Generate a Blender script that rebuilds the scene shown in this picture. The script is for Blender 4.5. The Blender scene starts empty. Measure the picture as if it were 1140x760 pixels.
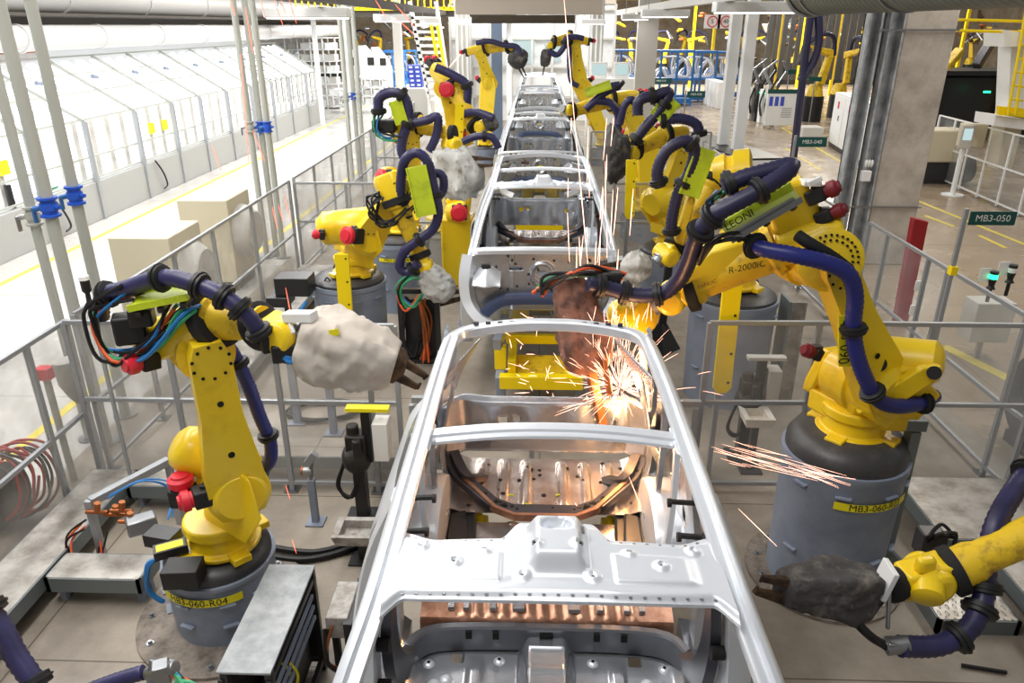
import bpy, bmesh, math, random
from mathutils import Vector as V, Matrix, noise
random.seed(7)
C = bpy.context.scene.collection
PI = math.pi
# ---------------------------------------------------------------- camera calibration
F = 827.0; CH = 3.8
PT = math.atan2(352, 827)
cZ = V((0, math.cos(PT), -math.sin(PT)))
cY = V((28, 352, 827)).normalized()
cX = cY.cross(cZ)
if cX.x < 0: cX = -cX
def ray(px, py):
    d = V((px-570, 380-py, F)); return V((d.dot(cX), d.dot(cY), d.dot(cZ)))
def G(px, py, z=0.0):            # world point at height z
    d = ray(px, py); t = (z-CH)/d.z; return V((d.x*t, d.y*t, z))
def W(px, py, y):                # world point at distance y
    d = ray(px, py); t = y/d.y; return V((d.x*t, y, CH+d.z*t))
def lin(c):
    return tuple((x/12.92 if x <= .04045 else ((x+.055)/1.055)**2.4) for x in (v/255 for v in c))
# ---------------------------------------------------------------- materials
MATS = {}
def mat(name, col, rough=.5, metal=0., emit=0., alpha=1., bump=None, var=None, spec=.5, coat=0., bscale=1., voro=None):
    m = bpy.data.materials.new(name); m.use_nodes = True
    nt = m.node_tree; b = nt.nodes['Principled BSDF']; L = nt.links
    c = lin(col)+(1,)
    b.inputs['Base Color'].default_value = c
    b.inputs['Roughness'].default_value = rough; b.inputs['Metallic'].default_value = metal
    b.inputs['Specular IOR Level'].default_value = spec
    b.inputs['Coat Weight'].default_value = coat; b.inputs['Coat Roughness'].default_value = .15
    if emit: b.inputs['Emission Color'].default_value = c; b.inputs['Emission Strength'].default_value = emit
    if alpha < 1: b.inputs['Alpha'].default_value = alpha
    tc = nt.nodes.new('ShaderNodeTexCoord')
    if var:                       # (second colour, scale, low, high)
        c2, sc, lo, hi = var
        n = nt.nodes.new('ShaderNodeTexNoise'); n.inputs['Scale'].default_value = sc; n.inputs['Detail'].default_value = 6; n.inputs['Roughness'].default_value = .65
        r = nt.nodes.new('ShaderNodeValToRGB'); r.color_ramp.elements[0].position = lo; r.color_ramp.elements[1].position = hi
        r.color_ramp.elements[0].color = c; r.color_ramp.elements[1].color = lin(c2)+(1,)
        L.new(tc.outputs['Object'], n.inputs['Vector']); L.new(n.outputs['Fac'], r.inputs['Fac']); L.new(r.outputs['Color'], b.inputs['Base Color'])
    if bump:                      # (scale, strength)
        n = nt.nodes.new('ShaderNodeTexNoise'); n.inputs['Scale'].default_value = bump[0]; n.inputs['Detail'].default_value = 4
        u = nt.nodes.new('ShaderNodeBump'); u.inputs['Strength'].default_value = bump[1]; u.inputs['Distance'].default_value = .02*bscale
        L.new(tc.outputs['Object'], n.inputs['Vector']); L.new(n.outputs['Fac'], u.inputs['Height']); L.new(u.outputs['Normal'], b.inputs['Normal'])
    MATS[name] = m; return m
M = MATS
mat('yellow', (246,210,24), .38, coat=.3, var=((215,168,10), 3, .55, .8))
mat('yellow_dirty', (236,198,36), .5, var=((150,114,44), 9, .5, .72))
mat('yellow_sheet', (252,222,0), .45)
mat('hose', (50,48,92), .4, var=((34,34,66), 6, .4, .7))
mat('hose_blue', (34,42,118), .36)
mat('hose_dark', (40,38,70), .42)
mat('black', (26,26,28), .5)
mat('blacks', (40,40,42), .35)
mat('rubber', (22,22,24), .75)
mat('red', (214,36,56), .4)
mat('dred', (150,20,24), .5)
mat('cap_dark', (120,22,34), .5)
mat('lime', (196,214,40), .45, var=((150,170,40), 5, .5, .75))
mat('lime_clear', (205,212,120), .35)
mat('steel', (150,152,155), .35, .85)
mat('alu', (168,171,175), .38, .5)
mat('galv', (186,190,194), .42, .05, var=((140,146,150), 5, .4, .65))
mat('copper', (172,104,60), .4, .7)
mat('brown_cloth', (150,104,86), .85, var=((84,58,50), 7, .42, .62), bump=(14,.8))
mat('gcover', (200,191,180), .8, var=((190,182,172), 6, .45, .65), bump=(7,.35))
mat('gcover2', (196,196,192), .65, var=((142,138,132), 8, .5, .65), bump=(8,.4))
mat('dark_cloth', (72,70,70), .85, var=((128,122,114), 6, .5, .68), bump=(14,1))
mat('burnt', (92,68,44), .8, var=((48,36,26), 12, .4, .6), bump=(20,.8))
mat('drum', (140,150,168), .45, var=((122,132,150), 3, .45, .7))
mat('drumlid', (62,62,64), .42, var=((84,82,80), 6, .5, .7))
mat('concrete_flange', (140,130,120), .8, var=((96,88,80), 8, .42, .65), bump=(20,.4))
mat('label_yellow', (240,226,30), .5)
mat('ink', (28,26,22), .6)
mat('white_paint', (236,238,238), .45)
mat('white_plastic', (240,240,238), .4)
mat('cab_grey', (196,194,188), .5)
mat('beige', (206,197,172), .55)
mat('cable_k', (20,20,22), .5)
mat('cable_g', (60,160,110), .5); mat('cable_b', (40,120,190), .5); mat('cable_o', (220,90,40), .5)
mat('panel_green', (14,78,74), .5)
mat('blue_paint', (42,104,168), .45)
mat('blue_valve', (36,88,196), .4)
mat('blue_box', (60,84,196), .5)
mat('pipe_grey', (176,178,170), .45)
mat('col_conc', (196,188,178), .85, var=((158,148,138), 2.2, .4, .7), bump=(9,.35))
mat('duct', (128,134,130), .4, .4)
mat('duct_white', (204,202,200), .5)
mat('beam_beige', (196,184,170), .7)
mat('beam_dark', (70,64,58), .7)
mat('bluegrey', (96,112,134), .5)
mat('oil_black', (34,32,30), .55, bump=(30,.3))
mat('magenta', (205,30,60), .5)
# body steel
mat('body_white', (226,231,238), .32, .4)
mat('body_steel', (196,200,206), .26, .78, var=((180,184,192), 7, .4, .7))
mat('body_floor', (206,196,190), .27, .75, var=((160,138,126), 4, .4, .66))
mat('body_dark', (82,82,88), .35, .7)
mat('body_gun', (120,122,128), .3, .8)
mat('body_blue', (74,88,122), .4, .4)
mat('hole', (14,13,13), .9)
# emitters
def emis(name, col, s):
    m = bpy.data.materials.new(name); m.use_nodes = True; nt = m.node_tree; nt.nodes.clear()
    e = nt.nodes.new('ShaderNodeEmission'); o = nt.nodes.new('ShaderNodeOutputMaterial')
    e.inputs[0].default_value = lin(col)+(1,); e.inputs[1].default_value = s
    nt.links.new(e.outputs[0], o.inputs[0]); MATS[name] = m
emis('lamp', (255,252,248), 5.0)
emis('tube', (250,252,255), 2.3)
emis('green_led', (40,240,150), 3.0)
emis('spark', (255,186,158), 4.2)
emis('spark_faint', (255,110,84), 2.4)
emis('screen', (190,215,215), .8)
def glassy(name, col, op, rough=.05):
    m = bpy.data.materials.new(name); m.use_nodes = True; nt = m.node_tree; L = nt.links
    b = nt.nodes['Principled BSDF']; o = nt.nodes['Material Output']
    b.inputs['Base Color'].default_value = lin(col)+(1,); b.inputs['Roughness'].default_value = rough
    t = nt.nodes.new('ShaderNodeBsdfTransparent'); x = nt.nodes.new('ShaderNodeMixShader')
    tc = nt.nodes.new('ShaderNodeTexCoord'); n = nt.nodes.new('ShaderNodeTexNoise'); n.inputs['Scale'].default_value = 2.2; n.inputs['Detail'].default_value = 5
    r = nt.nodes.new('ShaderNodeMapRange'); r.inputs[1].default_value = .3; r.inputs[2].default_value = .75
    r.inputs[3].default_value = op*.5; r.inputs[4].default_value = op*1.6
    L.new(tc.outputs['Object'], n.inputs['Vector']); L.new(n.outputs['Fac'], r.inputs[0]); L.new(r.outputs[0], x.inputs[0])
    L.new(t.outputs[0], x.inputs[1]); L.new(b.outputs[0], x.inputs[2]); L.new(x.outputs[0], o.inputs[0]); MATS[name] = m
glassy('pane', (186,184,180), .26)
glassy('pane_clear', (200,204,204), .12)
# floors
def floor_mat(name, c1, c2, rough, sc, seam=0.):
    m = mat(name, c1, rough, var=(c2, sc, .38, .68), bump=(30,.08)); nt = m.node_tree; L = nt.links; b = nt.nodes['Principled BSDF']
    tc = nt.nodes['Texture Coordinate']
    n = nt.nodes.new('ShaderNodeTexNoise'); n.inputs['Scale'].default_value = 1.3; n.inputs['Detail'].default_value = 5
    r = nt.nodes.new('ShaderNodeMapRange'); r.inputs[1].default_value = .35; r.inputs[2].default_value = .7; r.inputs[3].default_value = rough*.65; r.inputs[4].default_value = min(1, rough*1.5)
    L.new(tc.outputs['Object'], n.inputs['Vector']); L.new(n.outputs['Fac'], r.inputs[0]); L.new(r.outputs[0], b.inputs['Roughness'])
    if seam:
        w = nt.nodes.new('ShaderNodeTexBrick'); w.inputs['Scale'].default_value = 1; w.inputs['Mortar Size'].default_value = .006
        w.inputs['Brick Width'].default_value = seam; w.inputs['Row Height'].default_value = seam*.55; w.offset = 0
        w.inputs['Color1'].default_value = (1,1,1,1); w.inputs['Color2'].default_value = (.93,.93,.93,1); w.inputs['Mortar'].default_value = (.35,.33,.3,1)
        x = nt.nodes.new('ShaderNodeMix'); x.data_type = 'RGBA'; x.blend_type = 'MULTIPLY'; x.inputs[0].default_value = 1
        src = b.inputs['Base Color'].links[0].from_socket
        L.new(tc.outputs['Object'], w.inputs['Vector']); L.new(src, x.inputs[6]); L.new(w.outputs['Color'], x.inputs[7]); L.new(x.outputs[2], b.inputs['Base Color'])
mat('body_copper_reflect', (196,150,124), .3, .7, var=((150,104,82), 9, .4, .66))  # body steel with copper-toned reflections put into the base colour
floor_mat('floor_cell', (166,156,142), (122,113,102), .55, 1.1, 3.4)
floor_mat('floor_aisle', (202,200,196), (194,190,184), .22, .7, 6)
floor_mat('floor_tan', (170,153,132), (156,139,118), .24, .6, 6)
mat('line_yellow', (226,208,84), .5)
# diamond plate
def plate_mat():
    m = mat('plate', (186,182,176), .38, .7, var=((140,134,126), 5, .4, .65)); nt = m.node_tree; L = nt.links; b = nt.nodes['Principled BSDF']
    tc = nt.nodes['Texture Coordinate']
    v = nt.nodes.new('ShaderNodeTexVoronoi'); v.inputs['Scale'].default_value = 26; v.inputs['Randomness'].default_value = .15
    mp = nt.nodes.new('ShaderNodeMapping'); mp.inputs['Rotation'].default_value = (0,0,.78); mp.inputs['Scale'].default_value = (1,.45,1)
    r = nt.nodes.new('ShaderNodeMapRange'); r.inputs[1].default_value = .18; r.inputs[2].default_value = .3; r.inputs[3].default_value = 1; r.inputs[4].default_value = 0
    u = nt.nodes.new('ShaderNodeBump'); u.inputs['Strength'].default_value = .7; u.inputs['Distance'].default_value = .006
    L.new(tc.outputs['Object'], mp.inputs['Vector']); L.new(mp.outputs[0], v.inputs['Vector']); L.new(v.outputs['Distance'], r.inputs[0]); L.new(r.outputs[0], u.inputs['Height']); L.new(u.outputs['Normal'], b.inputs['Normal'])
plate_mat()
# ---------------------------------------------------------------- mesh helpers
def wloc(o):
    p = V((0,0,0))
    while o: p += o.location; o = o.parent
    return p
def frame(d):
    d = V(d).normalized(); a = V((0,0,1)) if abs(d.z) < .92 else V((0,1,0))
    x = d.cross(a).normalized(); return x, x.cross(d).normalized(), d      # side, up, dir
def smooth_path(pts, n=8):
    pts = [V(p) for p in pts]; out = []
    for i in range(len(pts)-1):
        p0 = pts[max(i-1,0)]; p1 = pts[i]; p2 = pts[i+1]; p3 = pts[min(i+2,len(pts)-1)]
        for k in range(n):
            t = k/n; out.append(.5*((2*p1)+(p2-p0)*t+(2*p0-5*p1+4*p2-p3)*t*t+(3*p1-p0-3*p2+p3)*t**3))
    out.append(pts[-1]); return out
def resample(pts, step):
    out = [pts[0]]; acc = 0
    for a, b in zip(pts, pts[1:]):
        l = (b-a).length
        if l < 1e-9: continue
        while acc+l >= step:
            t = (step-acc)/l; a = a.lerp(b, t); out.append(a.copy()); l = (b-a).length; acc = 0
        acc += l
    out.append(pts[-1]); return out
class MB:
    def __init__(s): s.v = []; s.f = []; s.m = []; s.mi = 0
    def add(s, vs, fs, mi=None):
        b = len(s.v); s.v += [V(v) for v in vs]; s.f += [tuple(b+i for i in f) for f in fs]; s.m += [s.mi if mi is None else mi]*len(fs); return s
    def box(s, c, size, R=None, mi=None):
        c = V(c); hx, hy, hz = (a/2 for a in size)
        vs = [V((x,y,z)) for x in (-hx,hx) for y in (-hy,hy) for z in (-hz,hz)]
        if R is not None: vs = [R @ v for v in vs]
        return s.add([c+v for v in vs], [(0,1,3,2),(4,6,7,5),(0,4,5,1),(2,3,7,6),(0,2,6,4),(1,5,7,3)], mi)
    def b2(s, x0, x1, y0, y1, z0, z1, mi=None): return s.box(((x0+x1)/2,(y0+y1)/2,(z0+z1)/2), (abs(x1-x0),abs(y1-y0),abs(z1-z0)), None, mi)
    def bar(s, p, q, w, h=None, mi=None, up=None, w2=None, h2=None):   # tapered beam from p to q
        p, q = V(p), V(q); h = h or w; w2 = w if w2 is None else w2; h2 = h if h2 is None else h2
        x, u, d = frame(q-p)
        if up is not None:
            x = d.cross(V(up)).normalized(); u = x.cross(d).normalized()
        vs = []
        for c, a, b in ((p,w,h),(q,w2,h2)): vs += [c-x*a/2-u*b/2, c+x*a/2-u*b/2, c+x*a/2+u*b/2, c-x*a/2+u*b/2]
        return s.add(vs, [(3,2,1,0),(4,5,6,7),(0,1,5,4),(1,2,6,5),(2,3,7,6),(3,0,4,7)], mi)
    def cyl(s, p, q, r, r2=None, seg=20, mi=None, caps=True):
        return s.lathe(p, q, [(0,r),(1,r if r2 is None else r2)], seg, mi, caps)
    def lathe(s, p, q, prof, seg=20, mi=None, caps=True):     # prof = [(t along p-q, radius)]
        p, q = V(p), V(q); x, u, d = frame(q-p); vs = []; fs = []
        for t, r in prof:
            c = p.lerp(q, t)
            for k in range(seg):
                a = 2*PI*k/seg; vs.append(c+x*math.cos(a)*r+u*math.sin(a)*r)
        n = len(prof)
        for i in range(n-1):
            for k in range(seg):
                a = i*seg+k; b = i*seg+(k+1)%seg; fs.append((a, b, b+seg, a+seg))
        if caps: fs += [tuple(range(seg-1,-1,-1)), tuple(range((n-1)*seg, n*seg))]
        return s.add(vs, fs, mi)
    def tube(s, pts, r, seg=10, rib=0., step=None, mi=None, sm=8, caps=True):
        P = smooth_path(pts, sm) if sm > 1 else [V(p) for p in pts]
        if step: P = resample(P, step)
        if len(P) < 2: return s
        vs = []; fs = []; up = None
        for i, c in enumerate(P):
            d = (P[min(i+1,len(P)-1)]-P[max(i-1,0)]).normalized()
            if up is None: x, up, _ = frame(d)
            else:
                x = d.cross(up).normalized(); up = x.cross(d).normalized()
            rr = r*(1-rib*(i%2)) if not callable(r) else r(i/(len(P)-1))
            for k in range(seg):
                a = 2*PI*k/seg; vs.append(c+x*math.cos(a)*rr+up*math.sin(a)*rr)
        for i in range(len(P)-1):
            for k in range(seg):
                a = i*seg+k; b = i*seg+(k+1)%seg; fs.append((a,b,b+seg,a+seg))
        if caps: fs += [tuple(range(seg-1,-1,-1)), tuple(range((len(P)-1)*seg, len(P)*seg))]
        return s.add(vs, fs, mi)
    def prism(s, pts, off, mi=None):                 # planar outline extruded by off
        pts = [V(p) for p in pts]; off = V(off); n = len(pts)
        fs = [tuple(range(n-1,-1,-1)), tuple(range(n,2*n))]+[(i,(i+1)%n,(i+1)%n+n,i+n) for i in range(n)]
        return s.add(pts+[p+off for p in pts], fs, mi)
    def sweep(s, path, prof, mi=None, sm=6, up=(0,0,1), scale=None, caps=True):   # prof = [(side, up)] swept along path
        P = smooth_path(path, sm) if sm > 1 else [V(p) for p in path]; vs = []; fs = []; n = len(prof)
        for i, c in enumerate(P):
            d = (P[min(i+1,len(P)-1)]-P[max(i-1,0)]).normalized()
            x = d.cross(V(up)).normalized(); u = x.cross(d).normalized(); k = scale(i/(len(P)-1)) if scale else 1
            for a, b in prof: vs.append(c+x*a*k+u*b*k)
        for i in range(len(P)-1):
            for k in range(n):
                a = i*n+k; b = i*n+(k+1)%n; fs.append((a,b,b+n,a+n))
        if caps: fs += [tuple(range(n-1,-1,-1)), tuple(range((len(P)-1)*n, len(P)*n))]
        return s.add(vs, fs, mi)
    def grid(s, fn, nx, ny, mi=None, th=0., cut=None, mf=None):     # surface fn(u,v), u,v in 0..1; th: thickness downwards
        vs = [V(fn(i/nx, j/ny)) for j in range(ny+1) for i in range(nx+1)]; fs = []; ms = []
        for j in range(ny):
            for i in range(nx):
                if cut and cut((i+.5)/nx, (j+.5)/ny): continue
                a = j*(nx+1)+i; fs.append((a, a+1, a+nx+2, a+nx+1)); ms.append(mf((i+.5)/nx,(j+.5)/ny) if mf else (s.mi if mi is None else mi))
        b = len(s.v); s.v += vs; s.f += [tuple(b+i for i in f) for f in fs]; s.m += ms
        if th:
            ed = {}
            for f in fs:
                for k in range(4):
                    e = (f[k], f[(k+1)%4]); 
                    if (e[1],e[0]) in ed: del ed[(e[1],e[0])]
                    else: ed[e] = 1
            b2 = len(s.v); s.v += [v-V((0,0,th)) for v in vs]
            s.f += [tuple(b2+i for i in reversed(f)) for f in fs]; s.m += ms
            for a, c in ed: s.f.append((b+c, b+a, b2+a, b2+c)); s.m.append(s.mi if mi is None else mi)
        return s
    def build(s, name, mats, parent=None, bevel=0., smooth=True, ang=38, segs=2, label=None):
        if not isinstance(mats, (list,tuple)): mats = [mats]
        me = bpy.data.meshes.new(name); o = bpy.data.objects.new(name, me)
        if parent: off = wloc(parent)
        else:
            xs = [v.x for v in s.v]; ys = [v.y for v in s.v]; zs = [v.z for v in s.v]
            off = V(((min(xs)+max(xs))/2, (min(ys)+max(ys))/2, min(zs))); o.location = off
        me.from_pydata([v-off for v in s.v], [], s.f)
        for m in mats: me.materials.append(M[m])
        me.polygons.foreach_set('material_index', s.m)
        bm = bmesh.new(); bm.from_mesh(me); bmesh.ops.recalc_face_normals(bm, faces=bm.faces); bm.to_mesh(me); bm.free()
        if smooth:
            me.polygons.foreach_set('use_smooth', [True]*len(me.polygons)); me.set_sharp_from_angle(angle=math.radians(ang))
        C.objects.link(o)
        if parent: o.parent = parent
        if bevel:
            b = o.modifiers.new('Bevel', 'BEVEL'); b.width = bevel; b.segments = segs; b.limit_method = 'ANGLE'; b.angle_limit = math.radians(40)
        if label: o['label'] = label
        return o
def inlay(b, m, o):            # surface detail merged into the mesh of its part
    off = wloc(o); me = o.data
    if m not in [x.name for x in me.materials]: me.materials.append(M[m])
    k = [x.name for x in me.materials].index(m)
    t = bpy.data.meshes.new('t'); t.from_pydata([v-off for v in b.v], [], b.f); t.polygons.foreach_set('material_index', [k]*len(t.polygons))
    bm = bmesh.new(); bm.from_mesh(t); bmesh.ops.recalc_face_normals(bm, faces=bm.faces); bm.to_mesh(t); bm.free()
    bm = bmesh.new(); bm.from_mesh(me); bm.from_mesh(t); bm.to_mesh(me); bm.free(); bpy.data.meshes.remove(t)
def tag(o, label=None, cat=None, group=None, kind=None):
    if label: o['label'] = label
    if cat: o['category'] = cat
    if group: o['group'] = group
    if kind: o['kind'] = kind
    return o
def thing(name, label, cat, loc=(0,0,0), group=None):
    o = bpy.data.objects.new(name, None); C.objects.link(o); o.location = loc; o.empty_display_size = .1
    return tag(o, label, cat, group)
def copy_tree(o, parent=None):
    c = o.copy(); C.objects.link(c)
    if parent: c.parent = parent
    for ch in list(o.children): copy_tree(ch, c)
    return c
def text_mesh(name, txt, size, m, parent, fn, shear=0.):     # fn maps flat (x,y) to world
    cu = bpy.data.curves.new('t', 'FONT'); cu.body = txt; cu.size = size; cu.align_x = 'CENTER'; cu.align_y = 'CENTER'; cu.shear = shear; cu.resolution_u = 3
    t = bpy.data.objects.new('t', cu); C.objects.link(t); bpy.context.view_layer.update()
    me = bpy.data.meshes.new_from_object(t.evaluated_get(bpy.context.evaluated_depsgraph_get()))
    bpy.data.objects.remove(t); off = wloc(parent)
    for v in me.vertices: v.co = V(fn(v.co.x, v.co.y))-off
    me.materials.clear(); me.materials.append(M[m]); o = bpy.data.objects.new(name, me); C.objects.link(o); o.parent = parent
    return o
# ================================================================ camera, light
cam = bpy.data.cameras.new('camera'); co = bpy.data.objects.new('camera', cam); C.objects.link(co)
cam.sensor_width = 36; cam.lens = F/1140*36; cam.clip_end = 300; cam.clip_start = .05
# camera axes in world coordinates: components of world axes in camera coords are the columns
rt = V((cX.x, cY.x, cZ.x)); up = V((cX.y, cY.y, cZ.y)); fw = V((cX.z, cY.z, cZ.z))
co.matrix_world = Matrix(((rt.x, up.x, -fw.x, 0), (rt.y, up.y, -fw.y, 0), (rt.z, up.z, -fw.z, CH), (0,0,0,1)))
bpy.context.scene.camera = co
sc = bpy.context.scene
sc.view_settings.view_transform = 'Standard'; sc.view_settings.look = 'None'; sc.view_settings.gamma = 1; sc.view_settings.exposure = .4
w = bpy.data.worlds.new('world'); sc.world = w; w.use_nodes = True
bg = w.node_tree.nodes['Background']; bg.inputs[0].default_value = (1, .985, .96, 1); bg.inputs[1].default_value = .17
def area(name, loc, sx, sy, power, col=(1,1,1), rot=(0,0,0)):
    l = bpy.data.lights.new(name, 'AREA'); l.shape = 'RECTANGLE'; l.size = sx; l.size_y = sy; l.energy = power; l.color = col
    o = bpy.data.objects.new(name, l); C.objects.link(o); o.location = loc; o.rotation_euler = rot; return o
for i, y in enumerate((1.5, 8, 15, 24, 36)):
    area('ceiling_lamp_row', (-2.6, y, 7.5), 1.2, 4, 165 if y < 20 else 330, (1,.97,.93))
area('column_fill_light', (7, 7.5, 7), 1.2, 4, 100, (1,.95,.88))  # added fill, brightens the front of the concrete column
area('far_right_fill_light', (17, 48, 9), 8, 8, 2800, (1,.93,.82))  # extra light added to lift the dark far hall at right
for y in (8, 16, 25, 36):
    area('aisle_lamp_row', (-6.8, y, 6.5), 1.5, 7, 420, (1,.99,.97))
for x, y in ((7.5,12),(9,22),(8,36),(15,30)):
    area('right_hall_lamp', (x, y, 7.5), 1.5, 5, 190, (1,.92,.82))
for x, y in ((-4, 50),(6, 52)):
    area('far_hall_lamp', (x, y, 8), 8, 8, 3600, (1,.98,.95))
area('booth_fill_light', (-.3, 29.5, 7), 6, 3, 700, (1,1,1))  # added to brighten the glazed booth and the end of the line
area('left_cell_fill_light', (-3.2, 3.6, 6.6), 1.2, 3.5, 95, (1,.97,.93))  # fill light added over the left cell to make its floor paler
area('near_lamp', (-.3, 1.2, 6.8), 2.4, 2.4, 45, (1,.98,.96))
spl = bpy.data.lights.new('spark_light', 'POINT'); spl.energy = 15; spl.color = (1,.5,.18); spl.shadow_soft_size = .06
so = bpy.data.objects.new('spark_light', spl); C.objects.link(so); so.location = W(697,428,4.32)
spl2 = bpy.data.lights.new('spark_light_floor', 'POINT'); spl2.energy = 8; spl2.color = (1,.5,.18); spl2.shadow_soft_size = .05
so2 = bpy.data.objects.new('spark_light_floor', spl2); C.objects.link(so2); so2.location = W(688,500,3.95)

# ================================================================ the setting
def slab(x0,x1,y0,y1,m,name='floor',z=0.):
    b = MB(); b.b2(x0,x1,y0,y1,z-.2,z); o = b.build(name, m, smooth=False); o['kind'] = 'structure'; return o
fc = slab(-4.35,4.5,-3,40,'floor_cell'); fl = slab(-26,-4.35,-3,90,'floor_aisle'); fr = slab(4.5,42,-3,90,'floor_tan'); ff = slab(-4.35,4.5,40,90,'floor_tan')
def line(p, q, w, parent):
    p, q = V(p), V(q); b = MB(); d = (q-p).normalized(); s = V((-d.y,d.x,0))*w/2
    b.prism([p-s,q-s,q+s,p+s], (0,0,.004)); b.build('yellow_line', 'line_yellow', parent, smooth=False)
line((-8.45,3,0),(-8.7,45,0),.1,fl); line((-5.0,3,0),(-5.1,45,0),.1,fl);
line(G(1018,222),G(1180,288),.08,fr); line(G(1030,240),G(1062,252),.08,fr); line(G(1090,262),G(1120,276),.08,fr)
line(G(870,142),G(950,188),.09,fr); line(G(905,165)+V((-.9,0,0)),G(950,190)+V((-.9,0,0)),.07,fr)
line(G(1050,385),G(1160,440),.16,fr)
def wall(name, x0,x1,y0,y1,z0,z1,m):
    b = MB(); b.b2(x0,x1,y0,y1,z0,z1); o = b.build(name, m, smooth=False); o['kind'] = 'structure'
mat('wall_far', (206,192,170), .8, var=((170,146,116), .9, .35, .7))
mat('wall_pale', (226,226,224), .8)
wall('wall_back', -26,42,90,90.3,0,9,'wall_far'); wall('wall_left', -26.3,-26,-3,90,0,9,'wall_pale'); wall('wall_right', 42,42.3,-3,90,0,9,'wall_far')

# ---- light inspection tunnel along the left aisle
mat('curb_grey',(168,168,166),.6)
T = thing('inspection_tunnel', 'long brightly lit inspection tunnel with slanted roof beside the left aisle', 'light tunnel', (-9.9,20,0))
TX = -9.25; Y0, Y1 = 8.5, 33.5
b = MB(); b.b2(TX-.12,TX+.06,Y0,Y1,0,.78); b.build('curb_wall', 'curb_grey', T, bevel=.01)
b = MB(); b.b2(TX-2.9,TX-.12,Y0,Y1,.0,.72); b.build('inner_floor', 'white_paint', T, smooth=False)
b = MB(); b.b2(TX-3.0,TX-2.9,Y0,Y1,0,3.3); b.build('back_wall', 'white_paint', T, smooth=False)
k = 0; y = Y0+.3
EV = V((TX,0,2.0)); RG = V((TX-1.75,0,3.05))
while y < Y1:
    b = MB(); b.b2(TX-.3,TX-.26,y,y+.26,.86,1.93); b.build('light_panel', 'tube', T, smooth=False)
    if k % 2 == 0 or True:
        s_ = MB(); p = EV+V((-.2,y,.02)); q = RG+V((0,y,-.04)); s_.bar(p,q,.26,.05,up=(0,0,1)); s_.build('roof_light_panel', 'tube', T, smooth=False)
    b = MB(); b.b2(TX-.24,TX-.2,y+.34,y+.50,.8,1.98); b.build('slat', 'cab_grey', T, smooth=False)
    k += 1; y += .62
pY = [9.7,11.6,13.5,15.37,17.43,19.31,21.0,22.9,24.9,26.9,28.9,31,33]
for y in pY:
    b = MB(); b.bar((TX+.06,y,0),(TX+.06,y,2.0),.09,.09); b.build('post', 'alu', T, bevel=.008)
    b = MB(); b.bar((TX+.06,y,2.0),(RG.x,y,3.1),.05,.06); b.build('rafter', 'pipe_grey', T)
    b = MB(); b.tube([(TX-.9,y+.25,2.72),(TX-.9,y+.45,2.70)], .045, 10, sm=1); b.build('camera_head', 'drum', T)
for z, x in ((1.25,TX-.1),(.84,TX-.02),(2.02,TX-.02),(2.45,TX-.7),(2.78,TX-1.25),(3.12,TX-1.78)):
    b = MB(); b.bar((x,Y0,z),(x,Y1,z),.035,.035); b.build('rail', 'pipe_grey', T)
for (y,m) in ((12.9,'label_yellow'),(18.4,'label_yellow'),(19.1,'label_yellow')):
    b = MB(); b.b2(TX-.19,TX-.15,y,y+.26,1.35,1.6); b.build('notice', m, T, smooth=False)
o = MB(); o.b2(TX-.9,TX-.55,14.6,15.0,.73,1.25); o.b2(TX-.8,TX-.72,14.75,14.85,1.25,1.75); g = o.build('tool_cart','cable_g',bevel=.01)
tag(g,'small green tool cart standing inside the bright tunnel behind its low wall','cart')
b = MB(); b.cyl((TX-.1,12.9,.8),(TX-.1,12.9,1.2),.06); tag(b.build('thermos_flask','black'),'black cylinder standing on the low tunnel wall','flask')
for i,(y,l) in enumerate(((13.75,'black cable hanging over the tunnel wall near the black cylinder'),(17.9,'black cable loop on the tunnel wall past the green cart'))):
    b = MB(); b.tube([(TX+.09,y,.8),(TX+.16,y+.15,.5),(TX+.14,y+.3,.18),(TX+.12,y+.15,.1)],.02,6); tag(b.build('hanging_cable','cable_k'),l,'cable')

# ---- ducts above the tunnel
def ybar(name, lab, cat, x, z, r, y0, y1, m, rings=3.0, group=None):
    t = thing(name, lab, cat, (x,(y0+y1)/2,z), group)
    b = MB(); b.cyl((x,y0,z),(x,y1,z),r,seg=28); b.build('pipe_body', m, t)
    y = y0+1
    while y < y1-.2:
        b = MB(); b.cyl((x,y,z),(x,y+.08,z),r+.025,seg=28); b.build('joint_ring', m, t); y += rings
    return t
ybar('ventilation_duct','fat white air duct running above the bright tunnel, lower of two','duct',-10.6,3.55,.26,6,44,'duct_white')
ybar('ventilation_duct','white air duct above the bright tunnel, upper of two','duct',-11.4,4.42,.36,6,44,'duct_white',4)
b = MB(); b.b2(-12.4,-10.3,6,44,3.98,4.04); b.b2(-12.3,-12.2,6,44,3.7,4); tag(b.build('cable_tray','beam_dark',smooth=False),'dark cable tray between the two white ducts at left','cable tray')
b = MB(); b.b2(-12.2,-11.9,6,19,3.2,3.36); b.b2(-12.2,-12.15,6,19,3.0,3.2,); tag(b.build('conveyor_rail','copper',smooth=False),'orange brown conveyor rail seen under the lower white duct','conveyor')
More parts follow.
